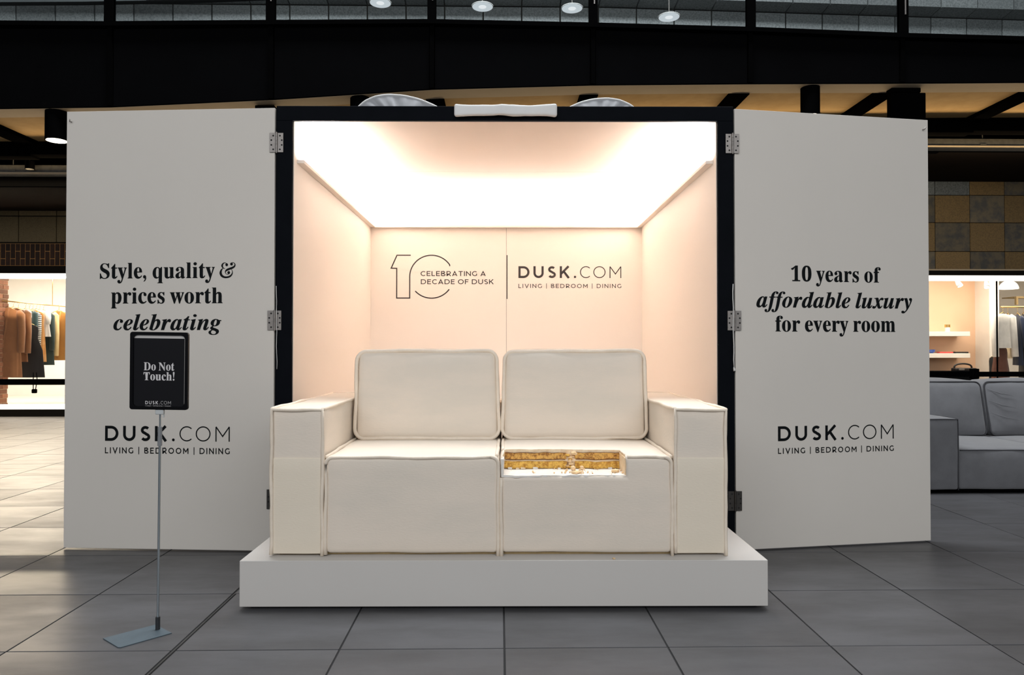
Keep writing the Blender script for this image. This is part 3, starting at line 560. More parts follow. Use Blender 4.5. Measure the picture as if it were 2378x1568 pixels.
def embolden(loop, e, hole):
    """Moves an outline sideways only, so stems grow heavier and hairlines stay fine."""
    area = sum(loop[k - 1][0] * loop[k][1] - loop[k][0] * loop[k - 1][1] for k in range(len(loop)))
    sg = (1 if area > 0 else -1) * (-1 if hole else 1)
    out = []
    for k, p in enumerate(loop):
        a, b = loop[k - 1], loop[(k + 1) % len(loop)]
        dx, dy = b[0] - a[0], b[1] - a[1]
        l = math.hypot(dx, dy) or 1
        out.append((p[0] + sg * dy / l * e, p[1]))
    return out


def spline(pts, n=6):
    out = []
    P = [pts[0]] + list(pts) + [pts[-1]]
    for i in range(1, len(P) - 2):
        for k in range(n):
            t = k / n
            out.append(tuple(0.5 * (2 * P[i][c] + (P[i + 1][c] - P[i - 1][c]) * t + (2 * P[i - 1][c] - 5 * P[i][c] + 4 * P[i + 1][c] - P[i + 2][c]) * t * t
                                    + (3 * P[i][c] - P[i - 1][c] - 3 * P[i + 1][c] + P[i + 2][c]) * t ** 3) for c in range(len(pts[0]))))
    out.append(tuple(pts[-1]))
    return out


CAPH = max(p[1] for p in GLYPHS['BD'][1][0])
XH = max(p[1] for p in GLYPHS['Bv'][1][0])


def inside(p, loop):
    c = False
    for k in range(len(loop)):
        a, b = loop[k - 1], loop[k]
        if (a[1] > p[1]) != (b[1] > p[1]) and p[0] < (b[0] - a[0]) * (p[1] - a[1]) / (b[1] - a[1]) + a[0]:
            c = not c
    return c


def serif_loops(text, style):
    """Returns a list of glyphs; each glyph is a list of shapes; each shape a list of loops (outer and holes)."""
    x = 0
    out = []
    for ch in text:
        if ch == ' ':
            x += 0.245 * CAPH * 1.35
            out.append(None)
            continue
        if ch == ',':
            out.append([[[(px + x, py) for px, py in circ(62, 46, 52)]], [[(px + x, py) for px, py in pen(spline([(88, 50), (96, 0), (70, -62), (34, -92)]), 40, 12)]]])
            x += 165; continue
        if ch == '!':
            out.append([[[(px + x, py) for px, py in circ(95, 48, 56)]], [[(px + x, py) for px, py in [(80, 150), (110, 150), (150, 420), (146, 470), (120, 492), (70, 492), (44, 470), (40, 420)]]]])
            x += 190; continue
        if ch == '&':
            A = lambda q: [((u - 228) * 1.06, (700 - v) * 1.06, w * 1.06) for u, v, w in q]
            s = [brush(A([(450, 292, 20), (400, 270, 16), (342, 285, 32), (306, 345, 54), (326, 402, 36), (366, 428, 18), (398, 434, 14)])),
                 brush(A([(338, 424, 12), (288, 468, 42), (260, 550, 70), (290, 628, 68), (360, 672, 56), (440, 682, 50), (530, 664, 50), (598, 615, 42), (628, 545, 26), (614, 482, 15), (585, 450, 13)])),
                 brush(A([(596, 272, 16), (650, 264, 16), (702, 300, 26), (698, 360, 42), (640, 405, 54), (540, 440, 58), (452, 475, 54), (410, 520, 30), (422, 575, 15), (470, 598, 13), (512, 588, 14)]))]
            balls = [circ((u - 228) * 1.06, (700 - v) * 1.06, 45) for u, v in ((448, 325), (598, 305), (514, 548))]
            out.append([[[(px + x, py) for px, py in l]] for l in s + balls])
            x += 540; continue
        adv, loops = GLYPHS[style + ch]
        # a loop whose first point lies inside another is its hole; the rest stand alone (the dot of an i)
        shapes = []
        for l in sorted(loops, key=lambda l: -abs(sum(l[k - 1][0] * l[k][1] - l[k][0] * l[k - 1][1] for k in range(len(l))))):
            for s in shapes:
                if inside(l[0], s[0]):
                    s.append(l); break
            else:
                shapes.append([l])
        shapes = [[embolden(l, 7, k > 0) for k, l in enumerate(s)] for s in shapes]
        wy = (lambda v: v * 1.08 if v <= XH else XH * 1.08 + (v - XH) * 0.96) if ch.islower() else (lambda v: v)
        out.append([[[(px + x, wy(py)) for px, py in l] for l in s] for s in shapes])
        x += adv + 12
    return out


def stroke(path, w, closed=False):
    """Even-width stroke with mitred corners, as quads joined into one outline."""
    n = len(path)
    L, Rr = [], []
    for i, p in enumerate(path):
        a = path[i - 1] if (i or closed) else None
        b = path[(i + 1) % n] if (i < n - 1 or closed) else None
        def nrm(u, v):
            dx, dy = v[0] - u[0], v[1] - u[1]; l = math.hypot(dx, dy) or 1
            return (-dy / l, dx / l)
        if a is None: m = nrm(p, b); k = 1
        elif b is None: m = nrm(a, p); k = 1
        else:
            n1, n2 = nrm(a, p), nrm(p, b)
            m = (n1[0] + n2[0], n1[1] + n2[1]); l = math.hypot(*m) or 1
            m = (m[0] / l, m[1] / l); k = min(3.0, 1 / max(0.2, m[0] * n1[0] + m[1] * n1[1]))
        L.append((p[0] + m[0] * w / 2 * k, p[1] + m[1] * w / 2 * k)); Rr.append((p[0] - m[0] * w / 2 * k, p[1] - m[1] * w / 2 * k))
    if closed:
        return [L, Rr[::-1]]
    return [L + Rr[::-1]]


def arc(cx, cy, rx, ry, a0, a1, n=16):
    return [(cx + rx * cos(radians(a0 + (a1 - a0) * k / n)), cy + ry * sin(radians(a0 + (a1 - a0) * k / n))) for k in range(n + 1)]


def sans(ch, w):
    """Upright geometric capitals, cap height 1, stroke width w: (advance, [shape = list of loops])."""
    h = w / 2
    S = lambda p, c=False: stroke(p, w, c)
    if ch == 'D':
        return 0.93, [S([(h, h), (.38, h)] + arc(.42, .5, .51 - h, .5 - h, -90, 90) + [(.38, 1 - h), (h, 1 - h)], True)]
    if ch == 'U':
        return 0.86, [S([(h, 1)] + arc(.43, .42, .43 - h, .42 - h, 180, 360) + [(.86 - h, 1)])]
    if ch == 'S':
        return 0.64, [S(arc(.33, .75 - h * .3, .27 - h * .5, .25 - h * .7, 35, 270, 14)[:-1] + [(.34, .5)] + arc(.33, .25 + h * .3, .29 - h * .5, .25 - h * .7, 90, -150, 14)[1:])]
    if ch == 'K':
        return 0.82, [S([(h, 0), (h, 1)]), S([(.74, 1.0), (h + .02, .36)]), S([(.32, .58), (.76, 0)])]
    if ch == '.':
        return 0.19, [[circ(.095, .095, .095)]]
    if ch == 'C':
        return 0.86, [S(arc(.5, .5, .5 - h, .5 - h, 46, 314, 26))]
    if ch == 'G':
        return 0.90, [S(arc(.5, .5, .5 - h, .5 - h, 46, 300, 24) + [(.88 - h, .16), (.88 - h, .5)])]
    if ch == 'O':
        return 1.02, [S([(x, y) for x, y in arc(.51, .5, .51 - h, .5 - h, 0, 360, 30)[:-1]], True)]
    if ch == 'M':
        return 0.98, [S([(h, 0), (h, 1 - h)]), S([(h * .8, 1 - h * .6), (.49, .34), (.98 - h * .8, 1 - h * .6)]), S([(.98 - h, 0), (.98 - h, 1 - h)])]
    if ch == 'N':
        return 0.86, [S([(h, 0), (h, 1)]), S([(h, 1 - h), (.86 - h, h)]), S([(.86 - h, 0), (.86 - h, 1)])]
    if ch == 'L':
        return 0.60, [S([(h, 1), (h, h), (.60, h)])]
    if ch == 'I':
        return w, [S([(h, 0), (h, 1)])]
    if ch == 'V':
        return 0.92, [S([(h * .9, 1), (.46, h), (.92 - h * .9, 1)])]
    if ch == 'B':
        return 0.76, [S([(h, h), (h, 1 - h), (.42, 1 - h)] + arc(.42, .76, .26 - h * .6, .24 - h, 90, -90, 10) + [(h, .52)]),
                      S([(h, .52), (.46, .52)] + arc(.46, .26, .28 - h * .6, .26 - h, 90, -90, 10) + [(h, h)])]
    if ch == 'E':
        return 0.66, [S([(.66, 1 - h), (h, 1 - h), (h, h), (.66, h)]), S([(h, .51), (.6, .51)])]
    if ch == 'F':
        return 0.64, [S([(.64, 1 - h), (h, 1 - h), (h, 0)]), S([(h, .49), (.58, .49)])]
    if ch == 'R':
        return 0.78, [S([(h, 0), (h, 1 - h), (.42, 1 - h)] + arc(.42, .67, .30 - h * .6, .33 - h, 90, -90, 10) + [(h, .34 + h * .2)]), S([(.44, .34), (.74, 0)])]
    if ch == 'A':
        return 0.92, [S([(h * .9, 0), (.46, 1 - h), (.92 - h * .9, 0)]), S([(.2, .27), (.72, .27)])]
    if ch == 'T':
        return 0.76, [S([(0, 1 - h), (.76, 1 - h)]), S([(.38, 1), (.38, 0)])]
    if ch == '|':
        return w * .8, [stroke([(w * .4, -.14), (w * .4, 1.12)], w * .8)]
    return 0.5, []


def sans_loops(text, widths, gap, space=0.42):
    x = 0; out = []
    for i, ch in enumerate(text):
        w = widths[i] if isinstance(widths, (list, tuple)) else widths
        g = gap[i] if isinstance(gap, (list, tuple)) else gap
        if ch == ' ':
            x += space; out.append(None); continue
        adv, shapes = sans(ch, w)
        out.append([[[(px + x, py) for px, py in l] for l in s] for s in shapes])
        x += adv + g
    return out


def flat_text(name, glyphs, x0, x1, base, cap, material, parent, world, capunit, y=-0.0012):
    """Lays glyph shapes on a board: scaled to span x0..x1, capitals `cap` tall above `base`; local x right, z up."""
    words = [[]]
    for g in glyphs:
        if g is None:
            if words[-1]: words.append([])
        else:
            words[-1].append(g)
    xs = [p[0] for w in words for g in w for s in g for l in s for p in l]
    mn, mx = min(xs), max(xs)
    sx = (x1 - x0) / (mx - mn); sy = cap / capunit
    for word in words:
        mb = MB()
        q = 0
        for g in word:
          for s in g:
            pts = [[Vector(((p[0] - mn) * sx + x0, p[1] * sy + base, 0)) for p in l] for l in s]
            flat = [p for l in pts for p in l]
            tris = tessellate_polygon(pts)
            yy = y - 0.00015 * (q % 3); q += 1
            mb.add([(p.x, yy, p.y) for p in flat], [t for t in tris])
        if mb.v:
            mb.build(name, material, parent, world)


def wordmark(parent, world, x0, x1, b1, c1, b2, c2, material, name='lettering', y=-0.0012, w2=.165):
    gap = [.33, .36, .35, .36, 0, .33, 0, .26, .34, 0]
    flat_text(name, sans_loops('DUSK . COM', [.185] * 7 + [.075] * 3, gap, 0), x0, x1, b1, c1, material, parent, world, 1.0, y)
    flat_text(name, sans_loops('LIVING | BEDROOM | DINING', w2, .33, .62), x0, x1, b2, c2, material, parent, world, 1.0, y)

# ================================================================ SETTING
I4 = Matrix.Identity(4)
TX0, TY0, T = 0.0173, 2.639, 0.6

# ---- floor: slab of dark grout, every tile a piece of its own
floor = MB().box(-14, 14, -2.0, 16.0, -0.06, -0.004).build('floor', M_GROUT, kind='structure')
JX = TX0 - 2 * T           # the wide movement joint
tile_me = MB().box(-.2968, .2968, -.2972, .2972, -0.004, 0.0, c=0.0012).mesh('tile', M_TILE)
tile_l = MB().box(-.2968, .2900, -.2972, .2972, -0.004, 0.0, c=0.0012).mesh('tile_cut', M_TILE)
tile_r = MB().box(-.2900, .2968, -.2972, .2972, -0.004, 0.0, c=0.0012).mesh('tile_cut', M_TILE)
rest = MB()
for i in range(-15, 16):
    for j in range(-7, 18):
        cx, cy = TX0 + (i + .5) * T, TY0 + (j + .5) * T
        yf = cy + .3
        s = cx / max(yf, .3)
        near = 1.9 < yf < 4.9 and -1.0 < s < 1.02 and not (-1.05 < cx < 1.1 and cy > 3.4)
        lw = 4.3 < cy < 11.5 and -.82 < s < -.52
        rw = 4.3 < cy < 7.6 and .50 < s < .86
        if near or lw or rw:
            me = tile_l if i == -3 else (tile_r if i == -2 else tile_me)
            inst('tile', me, xf((cx, cy, random.uniform(-.0004, .0003))), floor)
        elif cy < 11.4:
            rest.box(cx - .2978, cx + .2978, cy - .2978, cy + .2978, -0.004, 0.0)
rest.build('outlying_tile', M_TILE, floor, kind='stuff')
strip = MB()
strip.box(JX - .0035, JX + .0035, -2, 11.4, -0.004, -0.0006)
strip.build('trim_1', M_BRASS_JOINT, kind='structure')

# ---- mezzanine edge: black fascia in bays, pale lip, soffit boards, beams
FX = [-9.4, -5.73, -4.05, -2.385, -0.71, 0.98, 2.645, 4.265, 5.92, 9.6]
FB = [3.555, 3.565, 3.600, 3.687, 3.805, 3.861, 3.885, 3.900, 3.922, 3.945]
FT = [4.455, 4.462, 4.464, 4.491, 4.513, 4.490, 4.457, 4.405, 4.372, 4.32]
FYP = [7.5] * 10


def lerp_table(x, X, V):
    for k in range(len(X) - 1):
        if x <= X[k + 1]:
            t = (x - X[k]) / (X[k + 1] - X[k])
            return V[k] + (V[k + 1] - V[k]) * t
    return V[-1]


def sof(x):
    return lerp_table(x, FX, FB)


fascia = MB()
for k in range(9):
    fascia.prism([(FX[k], FB[k]), (FX[k + 1], FB[k + 1]), (FX[k + 1], FT[k + 1]), (FX[k], FT[k])], 7.53, 7.62)
fascia = fascia.build('trim_2', M_BLACK, kind='structure')
for k in range(9):
    a, b = FX[k] + .03, FX[k + 1] - .03
    MB().prism([(a, lerp_table(a, FX, FB) + .004), (b, lerp_table(b, FX, FB) + .004), (b, lerp_table(b, FX, FT) - .05), (a, lerp_table(a, FX, FT) - .05)],
               7.512, 7.53).build('fascia_panel', M_FASCIA, fascia)
for k in range(9):
    MB().prism([(FX[k], FT[k] - .045), (FX[k + 1], FT[k + 1] - .045), (FX[k + 1], FT[k + 1]), (FX[k], FT[k])], 7.44, 7.53).build('top_rail', M_BLACK, fascia)
for k in range(1, 9):
    MB().box(FX[k] - .022, FX[k] + .022, 7.485, 7.53, FB[k] + .004, FT[k] - .045).build('fascia_rib', M_BLACK, fascia)

ceiling = MB()
for k in range(9):      # dark slab that carries boards and beams
    ceiling.prism([(FX[k], FB[k] + .10), (FX[k + 1], FB[k + 1] + .10), (FX[k + 1], FB[k + 1] + .3), (FX[k], FB[k] + .3)], 7.62, 11.9)
ceiling = ceiling.build('ceiling', M_DARKCEIL, kind='structure')
for k in range(9):
    MB().prism([(FX[k], FB[k] - .002), (FX[k + 1], FB[k + 1] - .002), (FX[k + 1], FB[k + 1] + .10), (FX[k], FB[k] + .10)], 7.535, 7.80).build('soffit_lip', M_LIP, ceiling)
    a, b = FX[k] + .095, FX[k + 1] - .095
    za, zb = sof(a) + .045, sof(b) + .045
    MB().prism([(a, za), (b, zb), (b, zb + .055), (a, za + .055)], 7.80, 8.84).build('soffit_board', M_SOFFIT, ceiling)
for k in range(1, 9):
    z = FB[k]
    mb = MB()
    mb.box(FX[k] - .095, FX[k] + .095, 7.80, 8.84, z - .012, z + .0)       # bottom flange
    mb.box(FX[k] - .03, FX[k] + .03, 7.80, 8.84, z + .0, z + .16)          # web
    mb.box(FX[k] - .095, FX[k] + .095, 7.80, 8.84, z + .09, z + .11)
    mb.build('beam', M_BLACK, ceiling)
for k in range(9):
    # deep black cross beam behind the boards, then the low brown bulkhead over the shopfront
    zc = (FB[k] + FB[k + 1]) / 2
    MB().box(FX[k], FX[k + 1], 8.84, 9.02, zc - .13, zc + .2).build('cross_beam', M_BLACK, ceiling)
    zl = zc - (.15 if FX[k] > 0 else .30)
    MB().box(FX[k], FX[k + 1], 9.62, 11.62, zl, zl + .30).build('bulkhead', M_DARKCEIL, ceiling)
    MB().box(FX[k], FX[k + 1], 9.56, 9.62, zl - .04, zl + .34).build('bulkhead_edge', M_BLACK, ceiling)


def column(name, x0, x1, y0, y1, top, cap, label):
    t = thing(name, label, 'column', ((x0 + x1) / 2, (y0 + y1) / 2, 0))
    w, d = (x1 - x0) / 2, (y1 - y0) / 2
    MB().box(-w, w, -d, d, 0.0, top, c=.006).build('shaft', M_BLACK, t)
    MB().box(-w, w - .06, -d - .01, d + .01, top, top + cap, c=.004).build('head_plate', M_BLACK, t)
    MB().box(-w - .05, w + .05, -d - .05, d + .05, 0, .02).build('base_plate', M_BLACK, t)


column('steel_column', 4.225, 4.605, 7.65, 7.74, 3.85, .048, 'broad black steel column rising behind the right board to the mezzanine beam')
column('steel_column', -2.60, -2.335, 7.65, 7.74, 3.60, .068, 'black steel column whose top shows above the inner corner of the left board')

# ---- glass balustrade over the fascia
bal = MB()
for k in range(1, 9):
    bal.box(FX[k] - .045, FX[k] + .045, 7.455, 7.52, FT[k] - .02, 5.6)
bal = bal.build('window_1', M_BLACK, kind='structure')
for k in range(9):
    a, b = FX[k] + .045, FX[k + 1] - .045
    MB().prism([(a, lerp_table(a, FX, FT)), (b, lerp_table(b, FX, FT)), (b, 5.6), (a, 5.6)], 7.478, 7.490).build('pane', M_GLASS, bal)
for k in (4, 5, 7, 3):
    MB().box(FX[k] + .004, FX[k] + .016, 7.448, 7.4551, FT[k] + .20, 5.3).build('pane_clip_strip', M_STEEL, bal)

# ---- stone wall of the upper storey seen through the balustrade
UP = [(-9.5, 10.5), (1.6, 10.5), (8.6, 10.83)]


def upper_y(x):
    return lerp_table(x, [p[0] for p in UP], [p[1] for p in UP])


wu = MB()
for (xa, ya), (xb, yb) in zip(UP[:-1], UP[1:]):
    wu.add([(xa, ya + .04, 4.2), (xb, yb + .04, 4.2), (xb, yb + .04, 7.6), (xa, ya + .04, 7.6), (xa, ya + .3, 4.2), (xb, yb + .3, 4.2), (xb, yb + .3, 7.6), (xa, ya + .3, 7.6)],
           [(0, 1, 2, 3), (5, 4, 7, 6), (3, 2, 6, 7), (0, 4, 5, 1), (0, 3, 7, 4), (1, 5, 6, 2)])
wu = wu.build('wall_upper', M_MORTAR, kind='structure')
BW = .566
for i in range(32):
    xa = -9.3 + i * BW
    if xa > 8.0: break
    xm = xa + BW / 2
    y = upper_y(xm); a = math.atan2(upper_y(xm + .2) - upper_y(xm - .2), .4)
    w = xf((xm, y, 0), a)
    h = BW / 2 - .010
    for z0, z1 in ((5.185, 5.638), (5.655, 6.10)):
        MB().box(-h, h, 0, .04, z0, z1, c=.004).build('stone_block', M_STONEG, wu, w)
    # the course above steps forward on a sloping bed
    MB().prism([(-.24, 6.15), (.0, 6.115), (.04, 6.13), (.04, 6.55), (-.24, 6.55)], -h, h, axis='x').build('stone_block', M_STONEG, wu, w)

# thin dark ceiling edge that crosses the upper storey on the left
t2 = MB()
t2.tube([(-6.4, 8.7, 5.225), (-5.0, 8.7, 5.245), (-3.6, 8.7, 5.285), (-2.2, 8.7, 5.355)], .022, 8)
t2.build('trim_3', M_BLACK, kind='structure')
t3 = MB()
t3.prism([(-6.4, 5.25), (-5.0, 5.27), (-4.3, 5.29), (-4.3, 5.9), (-6.4, 5.9)], 8.72, 8.76)
M_BULK = mat('grey_bulkhead', (0.10, 0.11, 0.115), 0.5, var=0.3)
t3.build('trim_4', M_BULK, kind='structure')

# ---- shopfront wall: stone and brick over the windows
SY = 11.5
wb_ = MB()
wb_.box(-11, -6.2, SY + .05, SY + .30, 2.38, 3.9)
wb_.box(-6.2, 6.2, SY + .05, SY + .30, 0.0, 3.9)
wb_.box(6.2, 11, SY + .05, SY + .30, 2.34, 3.9)
wall_rear = wb_.build('wall_rear', M_MORTAR, kind='structure')
# right-hand stones: rows up from the pale trim
mats_r = [M_STONEY, M_STONEB, M_STONEY, M_STONEB, M_STONEG]
pat = [['B', 'Y', 'B', 'Y', 'B', 'Y', 'B'], ['Y', 'B', 'Y', 'B', 'Y', 'B', 'Y'], ['B', 'Y', 'B', 'Y', 'B', 'Y', 'B'], ['G', 'G', 'Y', 'B', 'Y', 'G', 'Y']]
for r, (z0, z1) in enumerate(((2.363, 2.643), (2.651, 3.112), (3.120, 3.559), (3.567, 3.95))):
    for c in range(6):
        xa = 6.487 + c * .571
        m = {'Y': M_STONEY, 'B': M_STONEB, 'G': M_STONEG}[pat[r][c]]
        MB().box(xa + .005, xa + .566, SY, SY + .05, z0, z1, c=.004).build('stone_block', m, wall_rear)
# left-hand stones
M_STONEL = mat('dim_tan_stone_block', (0.19, 0.145, 0.075), 0.85, var=0.6, vscale=60, vcol=(0.12, 0.09, 0.05), rand=0.12, bump=0.3, bscale=120)
for z0, z1 in ((2.765, 3.170), (3.186, 3.6)):
    for c in range(5):
        xa = -8.823 + c * .595
        MB().box(xa + .007, xa + .588, SY, SY + .05, z0, z1, c=.004).build('stone_block', M_STONEL, wall_rear)
# soldier course of long dark bricks
MB().box(-9.2, -6.3, SY + .012, SY + .05, 2.385, 2.742).build('brick_bed', M_MORTAR_B, wall_rear)
for c in range(34):
    xa = -9.0 + c * .0775
    if xa > -6.4: break
    cut = (2.50, 2.618)[c % 2]
    for z0, z1 in ((2.396, cut - .006), (cut + .006, 2.735)):
        MB().box(xa + .006, xa + .0715, SY + .002, SY + .05, z0, z1, c=.003).build('brick', M_BRICKD, wall_rear)
MB().box(-9.2, -6.3, SY - .02, SY + .06, 2.266, 2.385).build('lintel', M_LINTEL, wall_rear)
MB().box(6.3, 9.9, SY - .015, SY + .06, 2.335, 2.362).build('pale_trim', M_LIP, wall_rear)
MB().box(6.3, 9.9, SY - .03, SY + .06, 2.258, 2.335).build('lintel', M_LINTEL, wall_rear)

# ---- shop windows
wl = MB().box(-9.2, -6.3, SY - .03, SY + .10, 0.0, .115).build('window_2', M_LINTEL, kind='structure')
MB().box(-9.2, -6.3, SY + .045, SY + .055, .187, 2.184).build('pane', M_SHOPGLASS, wl)
MB().box(-9.2, -6.3, SY, SY + .06, 2.184, 2.266).build('head_light_strip', M_STRIP, wl)
MB().box(-9.2, -6.3, SY - .02, SY + .08, .115, .187).build('sill_light_strip', M_STRIP, wl)
wr = MB().box(6.3, 9.9, SY - .03, SY + .10, 0.0, .10).build('window_3', M_LINTEL, kind='structure')
for a, b in ((6.3, 8.085), (8.10, 9.9)):
    MB().box(a, b, SY + .045, SY + .055, .17, 2.174).build('pane', M_SHOPGLASS, wr)
MB().box(6.3, 9.9, SY, SY + .06, 2.174, 2.258).build('head_light_strip', M_STRIP, wr)
MB().box(6.3, 9.9, SY - .02, SY + .08, .10, .17).build('sill_light_strip', M_STRIP, wr)
MB().box(8.085, 8.10, SY + .04, SY + .06, .17, 2.174).build('glass_joint', M_BLACK, wr)

# ---- the two shops behind the glass
shopl = MB()
shopl.box(-11.4, -5.9, 15.0, 15.1, 0, 3.2)
shopl.box(-11.5, -11.4, 11.6, 15.1, 0, 3.2)
shopl.box(-5.9, -5.8, 11.6, 15.1, 0, 3.2)
shopl.build('wall_left_shop', M_SHOPWALL, kind='structure')
MB().box(-11.4, -5.9, 11.6, 15.0, 2.65, 2.72).build('ceiling_left_shop', M_SHOPWALL, kind='structure')
MB().box(-11.4, -5.9, 11.6, 15.0, 0.0, .10).build('floor_left_shop', M_SHOPFLOOR, kind='structure')
shopr = MB()
shopr.box(5.9, 9.12, 13.6, 13.7, 0, 3.2)
shopr = shopr.build('wall_right_shop', M_SHOPPINK, kind='structure')
MB().box(9.105, 9.29, 13.2, 13.62, .10, 2.62).build('wall_pier', M_SHOPWALL, shopr)
MB().box(9.12, 12.2, 15.0, 15.1, 0, 3.2).build('wall_recess', M_SHOPWALL, shopr)
MB().box(12.2, 12.3, 11.6, 15.1, 0, 3.2).build('wall_end', M_SHOPWALL, shopr)
MB().box(5.8, 5.9, 11.6, 13.7, 0, 3.2).build('wall_side', M_SHOPWALL, shopr)
MB().box(5.9, 12.2, 11.6, 15.0, 2.62, 2.70).build('ceiling_right_shop', M_SHOPWALL, kind='structure')
MB().box(5.9, 12.2, 11.6, 15.0, 0.0, .10).build('floor_right_shop', M_SHOPFLOOR, kind='structure')
# brick pier just inside the left window
pier = MB().box(-8.52, -8.137, 11.66, 12.02, .10, 2.64).build('wall_brick_pier', M_MORTAR_P, kind='structure')
for r in range(34):
    z0 = .112 + r * .0745
    off = (r % 2) * .1175
    for c in range(-1, 3):
        ya = max(11.655, 11.66 + c * .235 + off); yb = min(12.025, 11.66 + (c + 1) * .235 + off - .012)
        if yb - ya > .03:
            MB().box(-8.145, -8.127, ya, yb, z0, z0 + .064, c=.003).build('brick', M_BRICKR, pier)
# lamps over the shop ceilings (the shops' own ceiling lighting)
area_light('left_shop_ceiling_light', (-8.4, 13.2, 2.60), (radians(5), 0, 0), 3.6, 1.6, 210, (1.0, 0.94, 0.84))
area_light('right_shop_ceiling_light', (8.6, 12.5, 2.58), (radians(8), 0, 0), 4.2, 1.2, 160, (1.0, 0.89, 0.74))
# light added outside the left window for the shop glow on the paving
area_light('left_paving_fill', (-8.0, 11.42, 2.27), (radians(-12), 0, 0), 2.8, .08, 240, (1.0, 0.83, 0.60))
# unseen fill lights added near the cable trays to brighten the soffit
area_light('left_soffit_fill', (-4.6, 9.15, 3.25), (radians(180 + 38), 0, 0), 5.5, .08, 36, (1.0, 0.74, 0.42))
area_light('right_soffit_fill', (3.4, 9.15, 3.55), (radians(180 + 38), 0, 0), 8.5, .08, 62, (1.0, 0.74, 0.42))
area_light('left_stone_fill', (-4.8, 9.5, 3.24), (radians(74), 0, 0), 5.5, .08, 10, (1.0, 0.80, 0.52))  # this pair is added fill that brightens the shopfront stone
area_light('right_stone_fill', (4.4, 9.5, 3.62), (radians(74), 0, 0), 6.5, .08, 19, (1.0, 0.86, 0.62))

# ================================================================ THE GIFT-BOX BOOTH
RZ = -0.012
booth = thing('display_booth', 'black framed booth with blush pink lining and lit cove, both doors folded open', 'booth', (0.03, 3.87, 0), RZ)
BM = WM[booth.name]
HW = 1.236
# front frame
MB().box(-HW, -1.150, 0, .022, .0, 2.325, c=.002).build('frame_post', M_FRAME, booth)
MB().box(1.150, HW, 0, .022, .0, 2.325, c=.002).build('frame_post', M_FRAME, booth)
MB().box(-HW, HW, 0, .022, 2.325, 2.404, c=.002).build('frame_lintel', M_FRAME, booth)
# linings and shells
for s in (-1, 1):
    a, b = sorted((s * 1.147, s * 1.165))
    MB().box(a, b, .022, 2.225, .0, 2.37).build('side_lining', M_PINK, booth)
    a, b = sorted((s * 1.165, s * 1.232))
    MB().box(a, b, .022, 2.29, .0, 2.40).build('outer_side', M_SHELL, booth)
MB().box(-1.147, -.0012, 2.197, 2.225, .0, 2.37).build('back_lining', M_PINK, booth)
bl = MB().box(.0012, 1.147, 2.197, 2.225, .0, 2.37).build('back_lining', M_PINK, booth)
MB().box(-1.165, 1.165, 2.225, 2.29, .0, 2.40).build('outer_back', M_SHELL, booth)
MB().box(-1.165, 1.165, .022, 1.3165, 2.37, 2.385).build('ceiling_lining', M_PINKDIM, booth)
MB().box(-1.165, 1.165, 1.3205, 2.225, 2.37, 2.385).build('ceiling_lining', M_PINKDIM, booth)
MB().box(-1.165, 1.165, .022, 2.225, 2.386, 2.404).build('roof_board', M_SHELL, booth)
MB().box(-1.147, 1.147, .40, 2.197, .0, .03).build('floor_board', M_PINK, booth)
# lighting ledge on three sides, LED tape lying on it
for s in (-1, 1):
    a, b = sorted((s * 1.147, s * 1.107))
    l = MB().box(a, b, .075, 2.197, 2.112, 2.131, c=.001).build('light_ledge', M_PINK, booth)
    c = s * 1.131
    MB().box(c - .005, c + .005, .10, 2.15, 2.131, 2.134).build('led_tape', M_LED, l)
l = MB().box(-1.107, 1.107, 2.157, 2.197, 2.106, 2.124, c=.001).build('light_ledge', M_PINK, booth)
MB().box(-1.09, 1.09, 2.176, 2.186, 2.124, 2.127).build('led_tape', M_LED, l)
LEDC = (1.0, 0.97, 0.94)
LEDP = 30
area_light('left_ledge_light', (-1.124, 1.12, 2.145), (pi, radians(-14), 0), .03, 2.0, LEDP, LEDC, booth)
area_light('right_ledge_light', (1.124, 1.12, 2.145), (pi, radians(14), 0), .03, 2.0, LEDP, LEDC, booth)
area_light('back_ledge_light', (0, 2.174, 2.138), (pi + radians(14), 0, 0), 2.1, .03, LEDP * 1.05, LEDC, booth)

# artwork on the back wall
LX = lambda cx: -1.0212 + cx * .00092119 - .0565
LZ = lambda cy: 1.998 - cy * .00091956
art = MB()


def logo_line(pts, w=11.0, rounded=True):
    path = [(LX(x), LZ(y)) for x, y in pts]
    ww = w * .00092
    mb = MB()
    for lp in stroke(path, ww):
        tris = tessellate_polygon([[Vector((p[0], p[1], 0)) for p in lp]])
        mb.add([(p[0], 2.1962, p[1]) for p in lp], tris)
    if rounded:
        for e in (path[0], path[-1]):
            cc = circ(e[0], e[1], ww / 2, 12)
            mb.add([(p[0], 2.1961, p[1]) for p in cc], [tuple(range(12))])
    return mb


